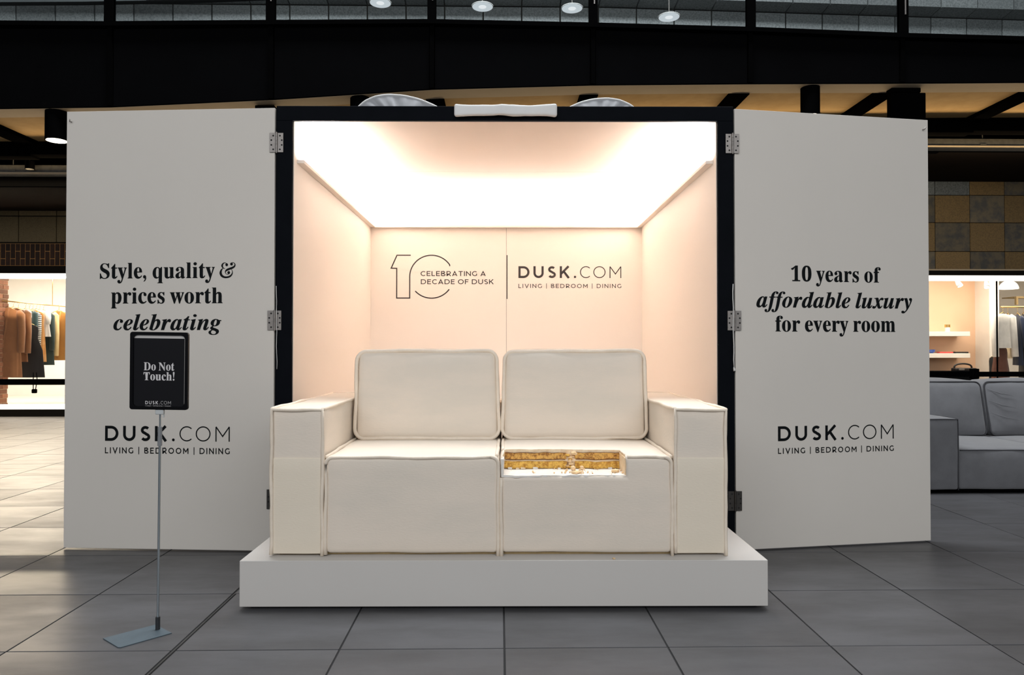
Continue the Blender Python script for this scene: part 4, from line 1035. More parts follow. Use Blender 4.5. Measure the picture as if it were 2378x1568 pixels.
L1 = [(288, 133), (166, 133), (113, 252), (164, 254), (164, 527), (283, 527), (283, 330)] + [(483 - 200 * cos(radians(a)), 331 - 198 * sin(radians(a))) for a in range(6, 150, 4)] + [(650, 229)]
L2 = [(483 + 200 * cos(radians(a)), 330 + 198 * sin(radians(a))) for a in range(137, 34, -4)]
logo_line(L1).build('numeral_artwork', M_INK2, booth)
logo_line(L2).build('numeral_artwork', M_INK2, booth)
logo_line([(1176, 134), (1176, 532)], 8).build('divider_line', M_INK2, booth)
flat_text('lettering', sans_loops('CELEBRATING A', .155, .20, .38), LX(383), LX(980), LZ(324), 45 * .00092, M_INK2, booth, BM, 1.0, 2.1960)
flat_text('lettering', sans_loops('DECADE OF DUSK', .155, .20, .38), LX(385), LX(1053), LZ(399), 45 * .00092, M_INK2, booth, BM, 1.0, 2.1960)
wordmark(booth, BM, LX(1280), LX(2225), LZ(342), 109 * .00092, LZ(434), 38 * .00092, M_INK2, y=2.1960, w2=.14)


# ---- the two open doors, with hinges
def door(A, B, z0=.008, z1=2.392):
    a = math.atan2(B[1] - A[1], B[0] - A[0])
    w = xf((A[0], A[1], 0), a)
    L = math.hypot(B[0] - A[0], B[1] - A[1])
    d = MB().box(0, L, 0, .018, z0, z1, c=.0008).build('door_panel', M_BOARD, booth, w)
    return d, w, L


dl, wl_, LL = door((-2.375, 3.967), (-1.214, 3.884))
dr, wr_, LR = door((1.272, 3.856), (2.435, 4.030))
tag(dl, 'left door board with style and quality slogan'); tag(dr, 'right door board with ten years slogan')
SU = CAPH


def slogan(text, style, parent, world, x0, x1, base, cap=.0815):
    flat_text('lettering', serif_loops(text, style), x0, x1, base, cap, M_INK, parent, world, SU)


slogan('Style, quality &', 'B', dl, wl_, .194, .951, 1.474)
slogan('prices worth', 'B', dl, wl_, .258, .881, 1.3375)
slogan('celebrating', 'I', dl, wl_, .272, .874, 1.1925)
wordmark(dl, wl_, .230, .924, .5905, .082, .523, .0325, M_INK)
slogan('10 years of', 'B', dr, wr_, .328, .872, 1.4615)
slogan('affordable luxury', 'I', dr, wr_, .122, 1.067, 1.317)
slogan('for every room', 'B', dr, wr_, .233, .961, 1.1855)
wordmark(dr, wr_, .2455, .946, .5875, .081, .5185, .031, M_INK)
for d, w, u in ((dl, wl_, .027), (dr, wr_, 1.143)):
    MB().tube([(u, .002, 2.335), (u, -.016, 2.333), (u + .004, -.020, 2.345)], .003, 6).build('screw_hook', M_STEEL, d, w)


def hinge(x, z, m):
    """Butt hinge lying across the gap between door board and frame."""
    mb = MB()
    hh = .0525
    mb.box(-.038, -.006, -.0035, -.0012, -hh, hh, 0, c=.0006)
    mb.box(.006, .036, -.0035, -.0012, -hh, hh, 0, c=.0006)
    for k in range(5):
        a, b = -hh + k * .021, -hh + (k + 1) * .021 - .001
        mb.cyl((0, -.004), .0068, a, b, 12, 0)
    mb.cyl((0, -.004), .0050, -hh - .004, hh + .004, 10, 0)
    for sx in (-1, 1):
        for dz, dx in ((.037, .014), (.013, .024), (-.013, .024), (-.037, .014)):
            c = circ(sx * (dx + .004), dz, .0048, 10)
            mb.add([(p[0], -.0037, p[1]) for p in c], [tuple(range(10))], 1)
    o = mb.build('hinge', [m, M_HOLE], booth, xf((x, 3.882 if x < 0 else 3.8515, z), 0))
    return o


hinge(-1.203, 2.203, M_STEEL); hinge(-1.210, 1.244, M_STEEL)
hinge(-1.210, .285, M_STEELDARK)
hinge(1.259, 2.201, M_STEEL); hinge(1.266, 1.243, M_STEEL)
tag(hinge(1.266, .273, M_STEELDARK), 'dark lower hinge')

# cord ends hanging out of the hinge gaps
t = MB().tube([wob(p, .004, 14) for p in seg((1.257, 3.846, 1.44), (1.260, 3.846, .99), .04)], .0028, 6)
t.tube([(1.260, 3.846, .992), (1.264, 3.845, .972)], [.003, .008], 6)
t.build('cord', M_CORD, label='loose white cord hanging beside the right door hinge')['category'] = 'cord'
t = MB().tube([wob(p, .004, 14) for p in seg((-1.199, 3.872, 1.43), (-1.195, 3.872, .98), .04)], .0016, 6)
t.build('cord', M_CORD, label='thin white cord hanging beside the left door hinge')['category'] = 'cord'

# white cloth roll on the lintel, grey satin bow behind
roll = MB()
softbox(roll, -.276, .276, -.034, -.001, -.030, .028, .014, .02, amp=.004, nscale=9, seed=3)
roll.v = [(x, y, z + .004 * math.exp(-((x + .02) / .03) ** 2) + (.006 * (abs(x) / .276) ** 6) * (1 if z > 0 else -1)) for x, y, z in roll.v]
o = roll.build('cloth_roll', M_WHITEFAB, world=xf((.031, 3.8645, 2.374), RZ))
tag(o, 'long white cloth roll fixed across the top of the black frame', 'cloth')
bow = thing('fabric_bow', 'two grey satin bow loops rising behind the top of the black booth', 'bow', (.0, 4.45, 2.405), 0)
for s, cx, a, hgt, lean in ((-1, -.585, .33, .24, -.08), (1, .60, .30, .225, .05)):
    rows = []
    for r in range(9):
        f = r / 8
        row = []
        for k in range(49):
            th = pi * k / 48
            rr = f
            rip = .012 * sin(th * 23 + s) * f + .010 * sin(th * 11 + 2 * s) * f
            x = cx + (a * cos(th) + lean * sin(th) ** 2) * rr
            z = hgt * sin(th) * rr
            y = -.05 * (1 - f ** 2) + rip * (1 - .9 * f ** 3)
            row.append((x, y - .06, z))
        rows.append(row)
    front = rows
    back = [[(x, .12 + .05 * (1 - (i / 8) ** 2), z) for x, y, z in row] for i, row in enumerate(rows)]
    mb = MB()
    mb.grid(front); mb.grid(back); mb.grid([front[-1], back[-1]])
    lp = mb.build('bow_loop', M_SATIN, bow)
    mb = MB().tube([(x, y, z) for x, y, z in front[-1]], .006, 6)
    mb.build('hem', M_WHITEFAB, lp, WM[bow.name])
MB().box(-.28, .32, -.03, .08, 0.0, .07, c=.02).build('bow_knot', M_SATIN, bow)

# ================================================================ PLINTH AND CAKE SOFA
pl = thing('display_plinth', 'low pale rectangular plinth under the cake sofa, raised on a recessed dark base', 'plinth', (0.019, 3.022, 0), RZ)
MB().box(-1.107, 1.107, 0, 1.20, .014, .206, c=.0015).build('plinth_box', M_PLINTH, pl)
MB().box(-1.07, 1.07, .035, 1.16, 0.0, .014).build('recessed_base', M_BLACK, pl)

cake = thing('cake_sofa', 'two seat sofa made of cake in cream fondant, a bite cut from its right seat', 'cake', (0.0, 3.085, .2065), RZ)
CW = WM[cake.name]
GAP = .004


def soft(name, dims, r, parent=cake, m=M_FOND, amp=.003, puff=.0, step=.05, seed=0.0, ns=3.0):
    mb = MB()
    softbox(mb, *dims, r, step, amp, ns, puff, 0, seed)
    return mb.build(name, m, parent)


def edge_rope(name, paths, parent, r=.0082, seed=0.0, amp=.0048, closed=False):
    for p in paths:
        q = [wob(v, amp, 7, seed) for v in p]
        MB().tube(q, [r * (1 + .22 * noise.noise(Vector(v) * 25)) for v in q], 7, closed).build(name, M_PIPE, parent, CW)


M_FOND2 = mat('warm_fondant', (0.795, 0.705, 0.575), 0.55, var=0.3, vscale=2.4, vcol=(0.72, 0.645, 0.525), bump=0.35, bscale=90, bdist=0.0016, stretch=(.7, .7, 2.2))
# arms
for s, x0, x1 in ((-1, -.978, -.757), (1, .752, .972)):
    zt, yb = .629, 1.06
    a = soft('arm', (x0, x1, .004, yb, .008, zt), .012, amp=.005, seed=s * 3.1)
    e = .002
    X0, X1 = x0 + e, x1 - e
    front = seg((X0, e, .008), (X0, e, zt - .004)) + seg((X0, e, zt - .004), (X1, e, zt - .004))[1:] + seg((X1, e, zt - .004), (X1, e, .0))[1:]
    edge_rope('piping', [front, seg((X0, e, zt - .002), (X0, yb, zt - .002)), seg((X1, e, zt - .002), (X1, yb, zt - .002)), seg((X0, yb - .004, zt - .002), (X1, yb - .004, zt - .002))],
              a, seed=s * 4.0)
    mb = MB(); softbox(mb, x0 + .008, x1 - .008, .0005, .02, .010, .419, .004, .06, .0018, 5, 0, 0, s * 2)
    mb.build('lower_front_sheet', M_FOND2, a, CW)


# seat blocks
def jag_box(x0, x1, y0, y1, z0, z1, nx, ny, nz, amp):
    """Cutter with uneven faces."""
    bm = bmesh.new()
    def fr(a, b, n): return [a + (b - a) * k / n for k in range(n + 1)]
    X, Y, Z = fr(x0, x1, nx), fr(y0, y1, ny), fr(z0, z1, nz)
    cache = {}
    def vert(p):
        k = tuple(round(c, 6) for c in p)
        if k not in cache:
            v = Vector(p)
            d = Vector((noise.noise(v * 22), noise.noise(v * 22 + Vector((7, 0, 0))), noise.noise(v * 22 + Vector((0, 9, 0))))) * amp
            cache[k] = bm.verts.new(v + d)
        return cache[k]
    def quad(A, B, mk):
        for i in range(len(A) - 1):
            for j in range(len(B) - 1):
                bm.faces.new([vert(mk(A[i], B[j])), vert(mk(A[i + 1], B[j])), vert(mk(A[i + 1], B[j + 1])), vert(mk(A[i], B[j + 1]))])
    for z in (z0, z1): quad(X, Y, lambda a, b: (a, b, z))
    for y in (y0, y1): quad(X, Z, lambda a, b: (a, y, b))
    for x in (x0, x1): quad(Y, Z, lambda a, b: (x, a, b))
    bmesh.ops.recalc_face_normals(bm, faces=bm.faces)
    mb = MB(); mb.bm(bm)
    return mb


ST = .425
for s in (-1, 1):
    x0, x1 = (-.747, -GAP) if s < 0 else (GAP, .742)
    seat = soft('seat_block', (x0, x1, 0, 1.04, .010, ST), .022, amp=.005, puff=.004, step=.04, seed=s * 1.7)
    e = .003
    X0, X1 = x0 + e, x1 - e
    rad = .028 if s < 0 else .03
    def top(u0, u1): return seg((u0, e, ST - .004), (u1, e, ST - .004))
    corner = lambda cx, a0, a1: [(cx + rad * cos(radians(a)), e - .001, ST - .004 - rad + rad * sin(radians(a))) for a in range(a0, a1, -15 if a0 > a1 else 15)]
    if s < 0:
        path = seg((X0, e, .008), (X0, e, ST - .004 - rad)) + corner(X0 + rad, 180, 90) + top(X0 + rad, X1 - rad) + corner(X1 - rad, 90, 0) + seg((X1, e, ST - .004 - rad), (X1, e, -.002))
        ropes = [path, seg((X0, e + rad * .3, ST - .003), (X0, 1.0, ST)), seg((X1 - .004, e + .02, ST), (X1 - .004, .56, ST))]
    else:
        path = top(.548, X1 - rad) + corner(X1 - rad, 90, 0) + seg((X1, e, ST - .004 - rad), (X1, e, -.002))
        ropes = [path, seg((X0, e, -.002), (X0, e, .335)), seg((X1, e + rad * .3, ST - .003), (X1, 1.0, ST)), seg((X0 + .004, .19, ST), (X0 + .004, .56, ST))]
    edge_rope('piping', ropes, seat, seed=s * 2.2)
    if s > 0:
        NX0, NX1, NY, NZ = .0165, .541, .178, .341
        cut = jag_box(NX0, NX1, -.10, NY, NZ, ST + .10, 26, 8, 8, .007).build('cutter', M_CREAM, None, CW)
        seat.data.materials.append(M_CREAM)
        for p in cut.data.polygons: p.material_index = 1
        md = seat.modifiers.new('b', 'BOOLEAN')
        md.operation = 'DIFFERENCE'; md.object = cut; md.solver = 'EXACT'
        dg = bpy.context.evaluated_depsgraph_get(); dg.update()
        me = bpy.data.meshes.new_from_object(seat.evaluated_get(dg))
        seat.modifiers.clear()
        seat.data = me
        bpy.data.objects.remove(cut)
        for p in seat.data.polygons:
            p.use_smooth = p.material_index == 0
        # the layers laid bare by the cut
        def layer(name, x0, x1, y0, y1, z0, z1, m, amp, n=34, sd=0.0):
            mb = jag_box(x0, x1, y0, y1, z0, z1, n, 4, 5, amp)
            mb.v = [(p[0], p[1] + amp * .6 * noise.noise(Vector(p) * 60 + Vector((sd, 0, 0))), p[2]) for p in mb.v]
            return mb.build(name, m, seat, CW)
        layer('sponge_layer', NX0 - .002, .300, NY - .012, NY + .02, .347, .3775, M_SPONGE2, .0048, 30)
        layer('sponge_layer', .337, NX1 + .002, NY - .013, NY + .02, .347, .3765, M_SPONGE2, .0048, 22, 3)
        layer('cream_layer', NX0 - .002, NX1 + .002, NY - .004, NY + .02, .375, .3865, M_CREAM, .004, 40, 5)
        layer('sponge_layer', NX0 + .004, .297, NY - .011, NY + .02, .388, .4145, M_SPONGE, .0045, 30, 8)
        layer('sponge_layer', .338, NX1 + .002, NY - .012, NY + .02, .388, .4145, M_SPONGE, .0045, 22, 12)
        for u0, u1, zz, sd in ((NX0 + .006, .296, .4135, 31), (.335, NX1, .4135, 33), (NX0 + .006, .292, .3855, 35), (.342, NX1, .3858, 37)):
            layer('gap_shade_strip', u0, u1, NY - .0085, NY + .01, zz - .0012, zz + .0026, M_GAP_SHADE, .0042, 34, sd)  # dark strips that paint in the shade of the gaps between layers
        for k in range(11):        # torn lumps where two cakes were joined
            u = .317 + random.gauss(0, .012); zz = .349 + k * .0058
            r = random.uniform(.008, .013)
            mb = MB()
            softbox(mb, u - r, u + r, NY - .012 - random.uniform(0, .012), NY + .01, zz, zz + r * .9, r * .35, .01, amp=.004, nscale=60, seed=k * 1.7)
            mb.build('torn_sponge', M_CRUMB if k % 3 else M_SPONGE2, seat, CW)
        for k in range(7):         # ragged bits of icing at the back of the shelf
            u = random.uniform(.03, .52); r = random.uniform(.006, .012)
            mb = MB()
            softbox(mb, u - r, u + r, NY - .02, NY + .004, NZ + .003, NZ + .003 + r * .8, r * .3, .01, amp=.003, nscale=60, seed=k * 2.9)
            mb.build('torn_icing', M_CREAM if k % 2 else M_ICING, seat, CW)
        layer('cut_edge', NX1 - .003, NX1 + .02, .004, NY, .345, .4165, M_CREAM, .004, 3, 20)
        layer('icing_shelf', NX0 - .004, NX1 + .002, -.0030, NY, .3365, NZ + .0035, M_ICING, .0042, 40, 26)
        cb = MB()
        for k in range(70):        # loose crumbs pressed into the icing shelf
            u = random.choice((random.gauss(.325, .035), random.gauss(.325, .03), random.uniform(.03, .53), random.gauss(.52, .02)))
            if not .022 < u < .535: continue
            r = random.uniform(.0015, .0052)
            y = random.uniform(.012, .15)
            bm = bmesh.new(); bmesh.ops.create_icosphere(bm, subdivisions=1, radius=r)
            for v in bm.verts: v.co = v.co * random.uniform(.7, 1.25) + Vector((u, y, NZ + .0055 + r * .5))
            cb.bm(bm)
        cb.build('loose_crumbs', M_CRUMB, seat, CW, kind='stuff')
        cb = MB()                  # thin left rim of the cut, torn icing
        softbox(cb, GAP + .001, NX0 + .002, -.003, NY, .335, .415, .005, .02, amp=.004, nscale=30)
        cb.build('torn_icing_rim', M_ICING, seat, CW)
# cushions
for s in (-1, 1):
    x0, x1 = (-.742, -.006) if s < 0 else (.004, .742)
    y0, y1, z0, z1 = .548, .87, ST + .004, .877
    lean = .0
    mb = MB()
    softbox(mb, x0 + .008, x1 - .008, y0, y1, z0, z1, .035, .05, .003, 3, .010, 0, s * 5.5)
    tp = lambda x, z: (x0 + x1) / 2 + (x - (x0 + x1) / 2) * (1 - .024 * max(0, (z - z0) / (z1 - z0)))
    mb.v = [(tp(x, z), y + .03 * (z - z0), z) for x, y, z in mb.v]
    c = mb.build('back_cushion', M_FOND, cake)
    loops = []
    for yy in (y0 + .012,):
        loops.append([(tp(x, z), yy + .03 * (z - z0), z) for x, z in rrect(x0 + .004, x1 - .004, z0 + .003, z1 - .003, .05, 6, .04)])
    edge_rope('piping', loops, c, r=.0098, seed=s * 6.6, amp=.006, closed=True)
soft('back_rest', (-.747, .742, .885, 1.05, ST, .60), .02, seed=9)
# underside board glimpsed where the icing lifts
MB().box(-.95, .94, .03, 1.03, 0.0005, .0085).build('cake_board', M_CARDB, cake)


def crumb(x, y, z, sx, sy, sz, label, m=M_CRUMB, seed=0):
    mb = MB()
    softbox(mb, -sx, sx, -sy, sy, 0, sz, min(sx, sy, sz / 2) * .6, .01, amp=min(sx, sz) * .25, nscale=70, seed=seed)
    o = mb.build('cake_crumb', m, None, CW @ xf((x, y, z), .4 * seed))
    return tag(o, label, 'crumb', 'crumbs fallen from the cut seat')


crumb(.324, .105, .3475, .0105, .010, .0185, 'square pale cake crumb standing on the icing shelf of the cut seat', seed=1)
crumb(.332, .035, .3475, .019, .016, .008, 'flat broken crumb pile near the front of the icing shelf', seed=2)
crumb(.505, .060, .3475, .014, .014, .011, 'reddish crumb lump in the right corner of the cut', seed=3)
crumb(.366, .130, .3475, .009, .008, .015, 'small torn sponge piece against the lower cake layer', seed=4)
crumb(.482, -.045, -.0005, .0062, .005, .006, 'tiny pale crumb lying on the plinth edge before the sofa', seed=5)

# ================================================================ SIGN STAND
# steel plate on the floor, telescopic pole, plastic frame with a card
SGX, SGY = -1.3285, 2.829
sg = thing('sign_stand', 'slim chrome sign stand with a black framed notice, standing before the left door', 'sign', (SGX, SGY, 0))
plate = MB()
plate.prism([(-.166, -.082), (-.068, -.163), (-.056, -.1645), (.070, -.035), (-.032, .049)], .0, .003, axis='z')
plate.build('base_plate', M_STANDBASE, sg, xf((SGX, SGY, .0004)))
sock = MB(); sock.cyl((0, 0), .0085, .003, .052, 16)
sock.build('pole_socket', M_SOCKET, sg)
lean = radians(0.27)
PW = xf((SGX, SGY, 0), 0, 0, lean)
p = MB(); p.cyl((0, 0), .0046, .03, .72, 16); p.build('lower_pole', M_POLE, sg, PW)
p = MB(); p.cyl((0, 0), .0034, .71, .850, 16); p.build('upper_pole', M_POLE, sg, PW)
p = MB(); p.cyl((0, 0), .0085, .716, .750, 18); p.cyl((0, 0), .0080, .753, .790, 18); p.cyl((0, 0), .0070, .750, .753, 18); p.build('clamp_collar', M_COLLAR, sg, PW)
p = MB(); p.box(-.016, .016, -.008, .006, .838, .860, c=.002); p.box(.012, .016, -.004, .004, .826, .86, c=.001); p.build('frame_clip', M_CLIP, sg, PW)
SGW = xf((SGX + .002, SGY - .004, .857), radians(0), radians(1.5), radians(0.9))
fw, fh = .112, .302
fr = MB()
outer = rrect(-fw, fw, 0, fh, .010, 5, 9); inner = rrect(-fw + .0125, fw - .0125, .0125, fh - .012, .016, 5, 9)
n = len(outer)
vs = [(x, -.006, z) for x, z in outer] + [(x, -.006, z) for x, z in inner] + [(x, .006, z) for x, z in outer] + [(x, .006, z) for x, z in inner]
fs = []
for k in range(n):
    l = (k + 1) % n
    fs += [(k, l, n + l, n + k), (2 * n + k, 3 * n + k, 3 * n + l, 2 * n + l), (k, 2 * n + k, 2 * n + l, l), (n + k, n + l, 3 * n + l, 3 * n + k)]
fr.add(vs, fs)
frame = fr.build('sign_frame', M_SIGNFRAME, sg, SGW)
MB().box(-fw + .010, fw - .010, .0005, .0035, .010, fh - .010).build('backing_card', M_CARDBACK, frame, SGW)
card = MB().box(-fw + .011, fw - .0168, -.0015, .0004, .011, fh - .0245).build('notice_card', M_SIGNCARD, sg, SGW)
flat_text('lettering', serif_loops('Do Not', 'B'), -.060, .058, .1527, .031, M_SIGNTXT, card, SGW, CAPH, -.0022)
flat_text('lettering', serif_loops('Touch!', 'B'), -.061, .059, .1142, .031, M_SIGNTXT, card, SGW, CAPH, -.0022)
wordmark(card, SGW, -.053, .046, .0205, .0130, .0118, .0042, M_SIGNTXT, y=-.0022, w2=.13)

# ================================================================ GREY SOFA
gs = thing('grey_sofa', 'grey velvet sofa with dark piping, half hidden behind the right door board', 'sofa', (4.19, 5.33, 0))
GW = WM[gs.name]


def gsoft(name, dims, r, parent, puff=.0, amp=.003, seed=0.0, m=M_FABRIC, step=.06):
    mb = MB(); softbox(mb, *dims, r, step, amp, 4, puff, 0, seed)
    return mb.build(name, m, parent)


def gpipe(paths, parent, closed=False, r=.005):
    for p_ in paths:
        MB().tube([wob(v, .003, 6) for v in p_], r, 6, closed).build('piping', M_FABPIPE, parent, GW)


for s, x0, x1 in ((-1, -1.10, -.752), (1, .752, 1.10)):
    a = gsoft('arm', (x0, x1, 0, 1.12, .03, .562), .02, gs, .004, seed=s)
    gpipe([seg((x0 + .004, .004, .03), (x0 + .004, .004, .558)) + seg((x0 + .004, .004, .558), (x1 - .004, .004, .558))[1:] + seg((x1 - .004, .004, .558), (x1 - .004, .004, .03))[1:],
           seg((x1 - .004, .004, .559), (x1 - .004, 1.1, .559)), seg((x0 + .004, .004, .559), (x0 + .004, 1.1, .559))], a)
for s, x0, x1 in ((-1, -.748, -.004), (1, .004, .748)):
    b = gsoft('seat', (x0, x1, .01, .95, .03, .335), .025, gs, .012, seed=s * 2)
    gpipe([seg((x0 + .01, .012, .325), (x1 - .01, .012, .325))], b)
    mb = MB(); softbox(mb, x0 + .01, x1 - .01, .74, 1.02, .338, .800, .05, .06, .006, 5, .03, 0, s * 3)
    mb.v = [(x, y + .22 * (z - .338), z) for x, y, z in mb.v]
    c = mb.build('back_cushion', M_FABRIC, gs)
    lp = [(x, .755 + .22 * (z - .338), z) for x, z in rrect(x0 + .012, x1 - .012, .342, .797, .045, 5, .05)]
    gpipe([lp], c, True, .006)
    if s > 0:       # creases running in from the seam
        for k in range(3):
            cr = MB().tube([(x0 + .02, .742 + .22 * (.40 - .12 * k), .74 - .1 * k), (x0 + .12, .712 + .22 * (.36 - .12 * k), .70 - .1 * k), (x0 + .24, .706 + .22 * (.34 - .12 * k), .68 - .1 * k)], [.001, .0032, .0006], 6)
            cr.build('crease', M_FABRIC, c)
gsoft('back_panel', (-.748, .748, 1.03, 1.12, .03, .60), .02, gs)
MB().box(-1.05, 1.05, .04, 1.08, 0.0, .03).build('base_plinth', M_BLACK, gs)

# ================================================================ BELT BARRIERS
def belt_barrier(label, y, posts, x0, x1, z0, z1, hz):
    t = thing('belt_barrier', label, 'barrier', (posts[0], y, 0))
    for px in posts:
        w = xf((px, y, 0))
        q = MB(); q.cyl((0, 0), .15, .0, .012, 28); q.cyl((0, 0), .15, .012, .03, 28, r1=.04); q.build('base', M_BLACK, t, w)
        q = MB(); q.cyl((0, 0), .026, .02, z0, 16); q.build('post', M_BLACK, t, w)
        q = MB(); q.box(-.034, .034, -.034, .034, z0 - .02, hz, c=.004); q.build('head', M_BLACK, t, w)
    MB().box(x0, x1, y - .002, y + .002, z0, z1).build('belt', M_BLACK, t, Matrix.Identity(4))
    return t


belt_barrier('black belt barrier crossing before the left shop window', 6.4, (-3.45, -5.35), -5.35, -3.45, .766, .818, .86)
belt_barrier('black belt barrier behind the grey sofa before the right shop window', 7.6, (5.075, 6.6, 3.75), 3.75, 6.6, .782, .836, .868)

# ================================================================ DOWNLIGHTS
def downlight(x, y, ztop, h, r, label):
    t = thing('downlight', label, 'lamp', (x, y, ztop))
    q = MB(); q.cyl((0, 0), r, -h, 0, 32); 
    q.build('housing', M_BLACK, t)
    q = MB(); q.cyl((0, 0), r * .90, -h - .003, -h + .001, 32); q.build('lens', M_LENS, t)
    return t


DG = 'cylinder downlights under the mezzanine edge'
downlight(-4.68, 7.64, sof(-4.68) - .002, .305, .108, 'lit black cylinder downlight beside the top corner of the left door')['group'] = DG
downlight(-1.485, 7.64, sof(-1.485) - .002, .305, .105, 'black cylinder downlight showing just its top over the booth frame near the left bow loop')['group'] = DG
downlight(3.34, 7.64, sof(3.34) - .002, .305, .098, 'black cylinder downlight rising above the right door board')['group'] = DG
for nm, x in (('left_downlight_beam', -4.68), ('middle_downlight_beam', -1.485), ('right_downlight_beam', 3.34)):
    d = bpy.data.lights.new(nm, 'SPOT'); d.energy = 90; d.color = (1, .84, .6); d.spot_size = radians(80); d.spot_blend = .6; d.shadow_soft_size = .08
    o = bpy.data.objects.new(nm, d); COL.objects.link(o); o.location = (x, 7.64, sof(x) - .34)

# round lamp discs in the upper storey
for k, (x, y, z) in enumerate([(-1.585, 9.5, 5.665), (-.23, 9.5, 5.625), (.963, 9.5, 5.612), (2.26, 9.5, 5.505)]):
    lab = ['cut by the photo edge, leftmost of four', 'second from the left of four', 'third from the left of four', 'lowest and rightmost of four'][k]
    t = thing('round_lamp', 'round white lamp behind the upper glass, ' + lab, 'lamp', (x, y, z), group='round disc lamps of the upper storey')
    q = MB(); q.cyl((0, 0), .146, 0.0, .008, 36); q.build('rim', M_WHITEFAB, t)
    q = MB(); q.cyl((0, 0), .136, -.003, 0.0, 36); q.build('lamp_face', M_DISC, t)
    q = MB(); q.cyl((0, 0), .05, -.0045, -.003, 24); q.build('inner_lens', M_DISC2, t)
    q = MB(); q.cyl((0, 0), .006, .02, 1.6, 8); q.build('drop_rod', M_STEEL, t)

# ================================================================ CABLE TRAYS
def tray(x0, x1, y, z, label):
    t = thing('cable_tray', label, 'tray', ((x0 + x1) / 2, y, z))
    W0 = Matrix.Identity(4)
    MB().box(x0, x1, y, y + .22, z, z + .008).build('tray_floor', M_TRAY, t, W0)
    MB().box(x0, x1, y - .003, y, z, z + .10).build('tray_side', M_TRAY, t, W0)
    MB().box(x0, x1, y - .02, y - .003, z - .012, z + .006).build('tray_lip', M_LIP, t, W0)
    for k in range(int((x1 - x0) / .9)):
        xx = x0 + .35 + k * .9
        q = MB(); q.cyl((xx, y + .01), .006, z, z + .42, 8)
        q.box(xx - .04, xx + .04, y - .012, y + .02, z + .02, z + .035)
        q.build('hanger_rod', M_TRAY, t, W0)
    return t


tray(-7.5, -3.2, 9.3, 3.335, 'galvanised cable tray under the dark ceiling on the left')
tray(3.3, 7.4, 9.3, 3.735, 'galvanised cable tray under the dark ceiling on the right')
t = thing('spot_fitting', 'small black spot fitting on the left cable tray', 'lamp', (-5.97, 9.2, 3.46))
q = MB(); q.cyl((0, 0), .055, -.10, .0, 16); q.build('spot_body', M_BLACK, t)
q = MB(); q.cyl((0, 0), .045, -.103, -.10, 16); q.build('spot_face', M_TRAY, t)
q = MB(); q.tube([(0, 0, 0), (-.01, 0, .10), (-.02, .0, .24), (.0, .0, .30)], .006, 6); q.build('spot_stem', M_TRAY, t)
q = MB().tube([(-5.95, 9.2, 3.72), (-5.75, 9.2, 3.62), (-5.4, 9.2, 3.56), (-4.9, 9.2, 3.53)], .006, 6)
tag(q.build('hanging_cable', M_BLACK), 'thin black cable sagging over the left cable tray', 'cable')

# ================================================================ SHOP LAMPS AND FITTINGS
def shop_spot(x, y, z, r, label, aim=.5):
    t = thing('shop_spotlight', label, 'lamp', (x, y, z))
    q = MB(); q.cyl((0, 0), .012, .0, .12, 10); q.build('stem', M_SHOPWALL, t)
    q = MB(); q.tube([(0, 0, 0), (-.02 * aim, -.03, -.05), (-.05 * aim, -.06, -.10)], [r * .5, r * .8, r], 16); q.build('head', M_WHITEFAB, t)
    q = MB(); q.tube([(-.05 * aim, -.06, -.10), (-.052 * aim, -.062, -.104)], r * .85, 16); q.build('lens', M_LENS, t)
    return t


shop_spot(-7.66, 12.4, 2.50, .06, 'white ceiling spotlight in the left shop over the clothes')
shop_spot(8.36, 12.2, 2.22, .045, 'glowing white ceiling spotlight in the right shop beside the glass joint')
shop_spot(7.98, 12.4, 2.26, .05, 'dim white ceiling spotlight over the shelves of the right shop', -.5)
t = thing('dome_lamp', 'white dome pendant lamp at the ceiling of the right shop', 'lamp', (8.90, 12.4, 2.11))
rows = []
for k in range(9):
    a = pi / 2 * k / 8
    rows.append([(.15 * cos(a) * cos(2 * pi * j / 28), .15 * cos(a) * sin(2 * pi * j / 28), .15 * sin(a)) for j in range(28)])
q = MB(); q.grid(rows, wrap=True); q.build('shade', M_WHITEFAB, t)
q = MB(); q.cyl((0, 0), .012, .14, .36, 10); q.build('stem', M_WHITEFAB, t)
q = MB(); q.cyl((0, 0), .135, .002, .004, 28); q.build('lamp_face', M_STRIP, t)

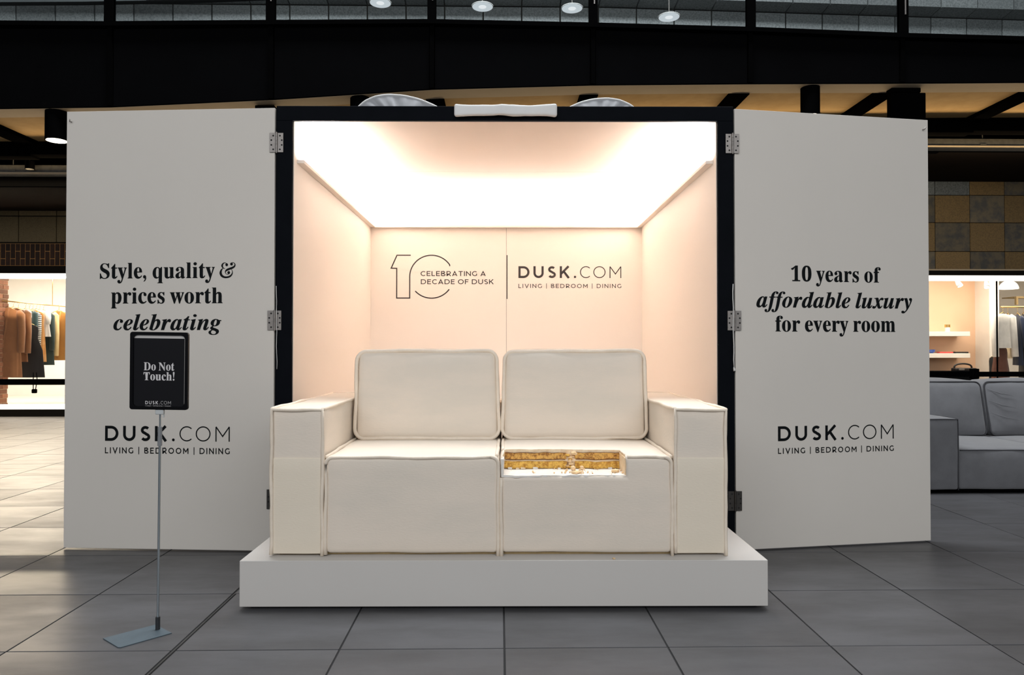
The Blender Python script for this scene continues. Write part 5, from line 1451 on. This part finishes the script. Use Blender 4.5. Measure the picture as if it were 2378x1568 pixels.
# ================================================================ CLOTHES
def garment(name, label, cat, x, y, top, bottom, half, color, rz=0.0, sleeve=.55, hem=1.15, vcol=None, depth=.04, folds=5, group=None, m=None, collar=True, rail=None, open_front=False, seed=0.0):
    """A garment on a hanger: shoulders at `top`, hem at `bottom`, shoulder half-width `half`."""
    t = thing(name, label, cat, (x, y, bottom), rz, group)
    h = top - bottom
    mm = m or mat(name + '_cloth', color, .9, var=.35, vscale=8, vcol=vcol or [c * .7 for c in color], bump=.3, bscale=120, sheen=.2)
    rows = []
    prof = [(0.0, hem, 1.25), (.12, hem * .985, 1.2), (.3, hem * .95, 1.1), (.5, hem * .92, 1.0), (.72, .93, .95), (.86, .98, .85), (.93, .93, .65), (.965, .72, .5), (.99, .40, .4), (1.0, .26, .36)]
    for f, wx, wy in prof:
        row = []
        for k in range(40):
            a = 2 * pi * k / 40
            fold = 1 + (.10 * (1 - f) ** 1.3) * sin(a * folds + seed) + .05 * (1 - f) * sin(a * (folds * 2 + 1) + 2 * seed)
            row.append((half * wx * cos(a) * fold, depth * wy * sin(a) * fold * (1 if abs(sin(a)) > .01 else 1), h * f))
        rows.append(row)
    b = MB(); b.grid(rows, wrap=True)
    b.add(rows[0], [tuple(range(39, -1, -1))]); 
    b.build('body', mm, t)
    if sleeve:
        for s in (-1, 1):
            q = MB()
            L = sleeve
            q.tube([(s * half * .86, 0, h * .955), (s * half * 1.02, -.01, h * .90), (s * half * 1.13, -.025, h * .90 - L * .45), (s * (half * 1.16), -.05, h * .90 - L)],
                   [.6 * min(.06, depth), min(.062, depth * 1.15), min(.055, depth), min(.05, depth * .95)], 12)
            q.build('sleeve', mm, t)
    q = MB()
    q.tube([(-half * .82, 0, h * .945), (-half * .3, 0, h * 1.0), (0, 0, h * 1.0 + .03), (half * .3, 0, h * 1.0), (half * .82, 0, h * .945)], .006, 6)
    q.tube([(0, 0, h + .03), (0, 0, h + .07), (.02, 0, h + .095), (0, 0, h + .115), (-.018, 0, h + .10)], .0025, 6)
    q.build('hanger', M_GOLD, t)
    if open_front:
        q = MB()
        for s in (-1, 1):
            q.tube([(s * half * .24, -depth * .40, h * .985), (s * half * .16, -depth * .93, h * .78), (s * .008, -depth * 1.03, h * .55), (s * .006, -depth * 1.2, h * .05)], [.012, .02, .012, .006], 8)
        q.build('lapel', mm, t)
    return t


def stripes(name, a, b, scale):
    m = bpy.data.materials.new(name); m.use_nodes = True
    N, Lk = m.node_tree.nodes, m.node_tree.links
    tc = N.new('ShaderNodeTexCoord'); w = N.new('ShaderNodeTexWave'); w.bands_direction = 'Z'; w.inputs['Scale'].default_value = scale
    cr = N.new('ShaderNodeValToRGB'); cr.color_ramp.interpolation = 'CONSTANT'
    cr.color_ramp.elements[0].color = (*a, 1); cr.color_ramp.elements[1].color = (*b, 1); cr.color_ramp.elements[1].position = .5
    Lk.new(tc.outputs['Object'], w.inputs['Vector']); Lk.new(w.outputs['Fac'], cr.inputs[0]); Lk.new(cr.outputs[0], N['Principled BSDF'].inputs['Base Color'])
    N['Principled BSDF'].inputs['Roughness'].default_value = .9
    return m


RL = lambda y: -8.13 + (y - 11.9) * -.02      # the rail of the left shop runs away from the window
G1 = 'clothes on the left shop rail'
t = thing('clothes_rail', 'thin brass rail carrying the clothes in the left shop', 'rail', (-8.11, 12.6, 1.855))
MB().tube([(-8.11, 11.85, 1.855), (-8.165, 14.6, 1.855)], .009, 8).build('rail', M_GOLD, t, Matrix.Identity(4))
q = MB()
for yy in (13.2, 14.5):
    q.tube([(-8.11 - (yy - 11.85) * .02, yy, 1.855), (-8.11 - (yy - 11.85) * .02, yy, 2.65)], .006, 6)
q.build('drop_rod', M_GOLD, t, Matrix.Identity(4))
garment('coat', 'long tan brown wool coat nearest the window at the left end of the rail', 'coat', RL(11.98), 11.98, 1.745, .60, .235, (.30, .13, .052), sleeve=.62, hem=1.0, group=G1, open_front=True, depth=.065)
garment('coat', 'second tan brown coat hanging just behind the first one, its sleeve showing', 'coat', RL(12.15), 12.15, 1.745, .85, .235, (.26, .11, .042), sleeve=.66, hem=.95, group=G1, seed=1, depth=.05)
garment('black_dress', 'long black dress below and behind the brown coats in the left shop', 'dress', RL(12.30) + .09, 12.38, 1.50, .58, .19, (.012, .011, .012), sleeve=0, hem=1.45, group=G1, seed=2)
garment('tee_shirt', 'white short sleeved top between the brown coats and the teal cardigan', 'top', RL(12.28), 12.28, 1.74, 1.22, .17, (.78, .74, .68), sleeve=.18, group=G1, seed=3)
garment('cardigan', 'dark teal cardigan hanging before the striped top', 'cardigan', RL(12.47), 12.47, 1.74, .95, .165, (.025, .06, .06), sleeve=.55, group=G1, seed=4)
garment('striped_top', 'black and white striped long top in the middle of the left rail', 'top', RL(12.57), 12.57, 1.73, .86, .16, (.5, .5, .5), sleeve=.6, group=G1, m=stripes('striped_cloth', (.02, .02, .02), (.8, .76, .70), 9.5), seed=5)
garment('peach_dress', 'peach to orange shaded dress after the striped top', 'dress', RL(12.67), 12.67, 1.74, .84, .20, (.52, .23, .06), sleeve=0, hem=1.1, vcol=(.70, .45, .22), group=G1, seed=6)
garment('tee_shirt', 'white short sleeved tee over the dark green dress', 'top', RL(12.77), 12.77, 1.75, 1.28, .20, (.80, .77, .72), sleeve=.20, group=G1, seed=7)
garment('green_dress', 'dark green dress showing under the white tee', 'dress', RL(12.86), 12.86, 1.74, .78, .215, (.018, .035, .03), sleeve=.6, group=G1, seed=8)
garment('cream_shirt', 'cream long sleeved shirt near the far end of the left rail', 'shirt', RL(12.97), 12.97, 1.74, .96, .225, (.66, .48, .22), sleeve=.72, group=G1, seed=9)
garment('navy_jacket', 'dark navy jacket behind the tan blazer in the left shop', 'jacket', -8.05, 13.25, 1.75, 1.10, .22, (.012, .018, .035), sleeve=.55, seed=10)
garment('blazer', 'tan yellow blazer facing the window beside the door edge', 'blazer', -7.955, 13.1, 1.745, .86, .17, (.40, .18, .03), sleeve=.5, hem=1.05, open_front=True, seed=11)
t = thing('hanging_bag', 'small black bag dangling by two straps below the brown coat', 'bag', (-7.84, 12.25, .32))
MB().box(-.035, .035, -.03, .03, 0, .07, c=.01).build('bag_body', M_BLACK, t)
q = MB(); q.tube([(-.02, 0, .07), (-.02, 0, .35)], .008, 6); q.tube([(.02, 0, .07), (.045, 0, .22), (.03, 0, .35)], .008, 6); q.build('strap', M_BLACK, t)

G2 = 'clothes on the right shop rail'
t = thing('clothes_rail', 'brass clothes rail hung from the ceiling of the right shop', 'rail', (9.6, 12.4, 1.80))
MB().tube([(8.76, 12.4, 1.80), (10.5, 12.4, 1.80)], .014, 10).build('rail', M_GOLD, t, Matrix.Identity(4))
for xx in (9.7, 10.36):
    MB().tube([(xx, 12.4, 1.80), (xx, 12.4, 2.62)], .010, 8).build('drop_rod', M_GOLD, t, Matrix.Identity(4))
garment('blouse', 'white long sleeved blouse at the front end of the right rail', 'blouse', 8.665, 12.22, 1.67, 1.08, .165, (.84, .82, .78), sleeve=.68, hem=1.0, group=G2, rz=.15, seed=1, depth=.06)
mcord = stripes('ribbed_cord', (.10, .035, .02), (.17, .065, .04), 1)
sk = garment('corduroy_skirt', 'brown ribbed corduroy skirt below the white blouse', 'skirt', 8.655, 12.28, 1.12, .30, .125, (.13, .05, .03), sleeve=0, hem=1.25, group=G2, folds=11, vcol=(.06, .02, .012), depth=.06)
garment('cream_shirt', 'cream open shirt just behind the white blouse', 'shirt', 8.91, 12.44, 1.67, .90, .16, (.78, .66, .45), sleeve=.66, group=G2, rz=1.1, seed=3, depth=.045)
for k, (c, nm, lab, ct, bt) in enumerate([((.015, .026, .065), 'blue_shirt', 'dark blue shirt after the cream shirt on the right rail', 'shirt', .78), ((.012, .012, .014), 'black_dress', 'long black dress on the right rail after the blue shirt', 'dress', .42),
                                          ((.035, .05, .055), 'teal_top', 'slate teal top in the middle of the right rail', 'top', .80), ((.06, .02, .016), 'brown_dress', 'dark brown dress at the cut right edge of the photo', 'dress', .45),
                                          ((.055, .042, .055), 'mauve_top', 'mauve top last in view on the right rail', 'top', .70)]):
    garment(nm, lab, ct, 9.07 + k * .10, 12.42, 1.67, bt, .19, c, sleeve=.5 if ct != 'dress' else 0, group=G2, rz=1.25, seed=4 + k, hem=1.05, depth=.035)
garment('black_trousers', 'black trousers hanging low behind the corduroy skirt', 'trousers', 8.90, 12.72, .95, .2, .14, (.01, .01, .011), sleeve=0, hem=1.0, group=G2)

# shelves and goods in the right shop
for z, lab in ((1.30, 'upper thick white wall shelf in the right shop'), (.895, 'lower thick white wall shelf carrying two flat wallets')):
    MB_ = MB().box(5.92, 8.755, 13.22, 13.60, z, z + .085, c=.004).build('wall_shelf', M_SHOPWALL, None, Matrix.Identity(4))
    tag(MB_, lab, 'shelf')
t = thing('jar', 'small white jar with a gold lid on the upper shelf', 'jar', (8.41, 13.35, 1.385))
q = MB(); q.cyl((0, 0), .04, 0, .085, 20); q.build('body', M_WHITEFAB, t)
q = MB(); q.cyl((0, 0), .048, .085, .135, 20); q.build('lid', M_GOLD, t)
mred = mat('red_leather', (.55, .07, .06), .5); mblk = mat('black_leather', (.012, .009, .008), .45); mblue = mat('blue_ceramic', (.05, .11, .42), .35)
q = MB(); q.box(-.13, .13, -.05, .05, 0, .03, c=.006); tag(q.build('wallet', mred, None, xf((8.34, 13.32, .980))), 'flat red wallet on the lower shelf', 'wallet')
q = MB(); q.box(-.13, .13, -.05, .05, 0, .03, c=.006); tag(q.build('wallet', mblk, None, xf((8.63, 13.32, .980))), 'flat black wallet right of the red one', 'wallet')
q = MB(); q.cyl((0, 0), .03, 0, .02, 16); q.cyl((0, 0), .05, .02, .07, 18, r1=.062); tag(q.build('blue_cup', mblue, None, xf((8.09, 13.32, .980))), 'small blue cup at the door edge of the lower shelf', 'cup')
tb = thing('display_table', 'low black table carrying the handbag in the right shop', 'table', (7.7, 13.0, .10))
MB().box(-1.1, .92, -.3, .3, .50, .555, c=.004).build('table_top', M_BLACK, tb)
MB().box(-1.06, .88, -.27, .27, .12, .50).build('apron', M_BLACK, tb)
for sx in (-1.0, .82):
    for sy in (-.24, .24):
        MB().box(sx - .02, sx + .02, sy - .02, sy + .02, 0, .12).build('leg', M_BLACK, tb)
bg = thing('handbag', 'black leather handbag with an arched handle on the low black table', 'bag', (8.40, 12.86, .657))
q = MB(); softbox(q, -.20, .20, -.07, .07, 0, .065, .02, .05, .006, 8); q.build('bag_body', mblk, bg)
q = MB(); q.tube([(.16 * cos(pi * k / 14) - .02, 0, .055 + .085 * sin(pi * k / 14) ** .6) for k in range(15)], .016, 8); q.build('handle', mblk, bg)
q = MB(); q.box(-.14, -.04, -.078, -.068, .02, .05, c=.003); q.build('buckle', M_STEEL, bg)
wf = thing('wooden_frame', 'brown wooden frame high in the far right shop corner', 'frame', (9.91, 13.6, 1.91))
MB().box(0, .035, 0, .05, 0, .16).build('stile', M_CARDB, wf)
MB().box(.035, .70, 0, .05, .125, .16).build('rail', M_CARDB, wf)
MB().box(.70, .735, 0, .05, 0, .16).build('stile', M_CARDB, wf)
MB().box(.0, .735, .05, .4, .14, .16).build('top_board', M_CARDB, wf)
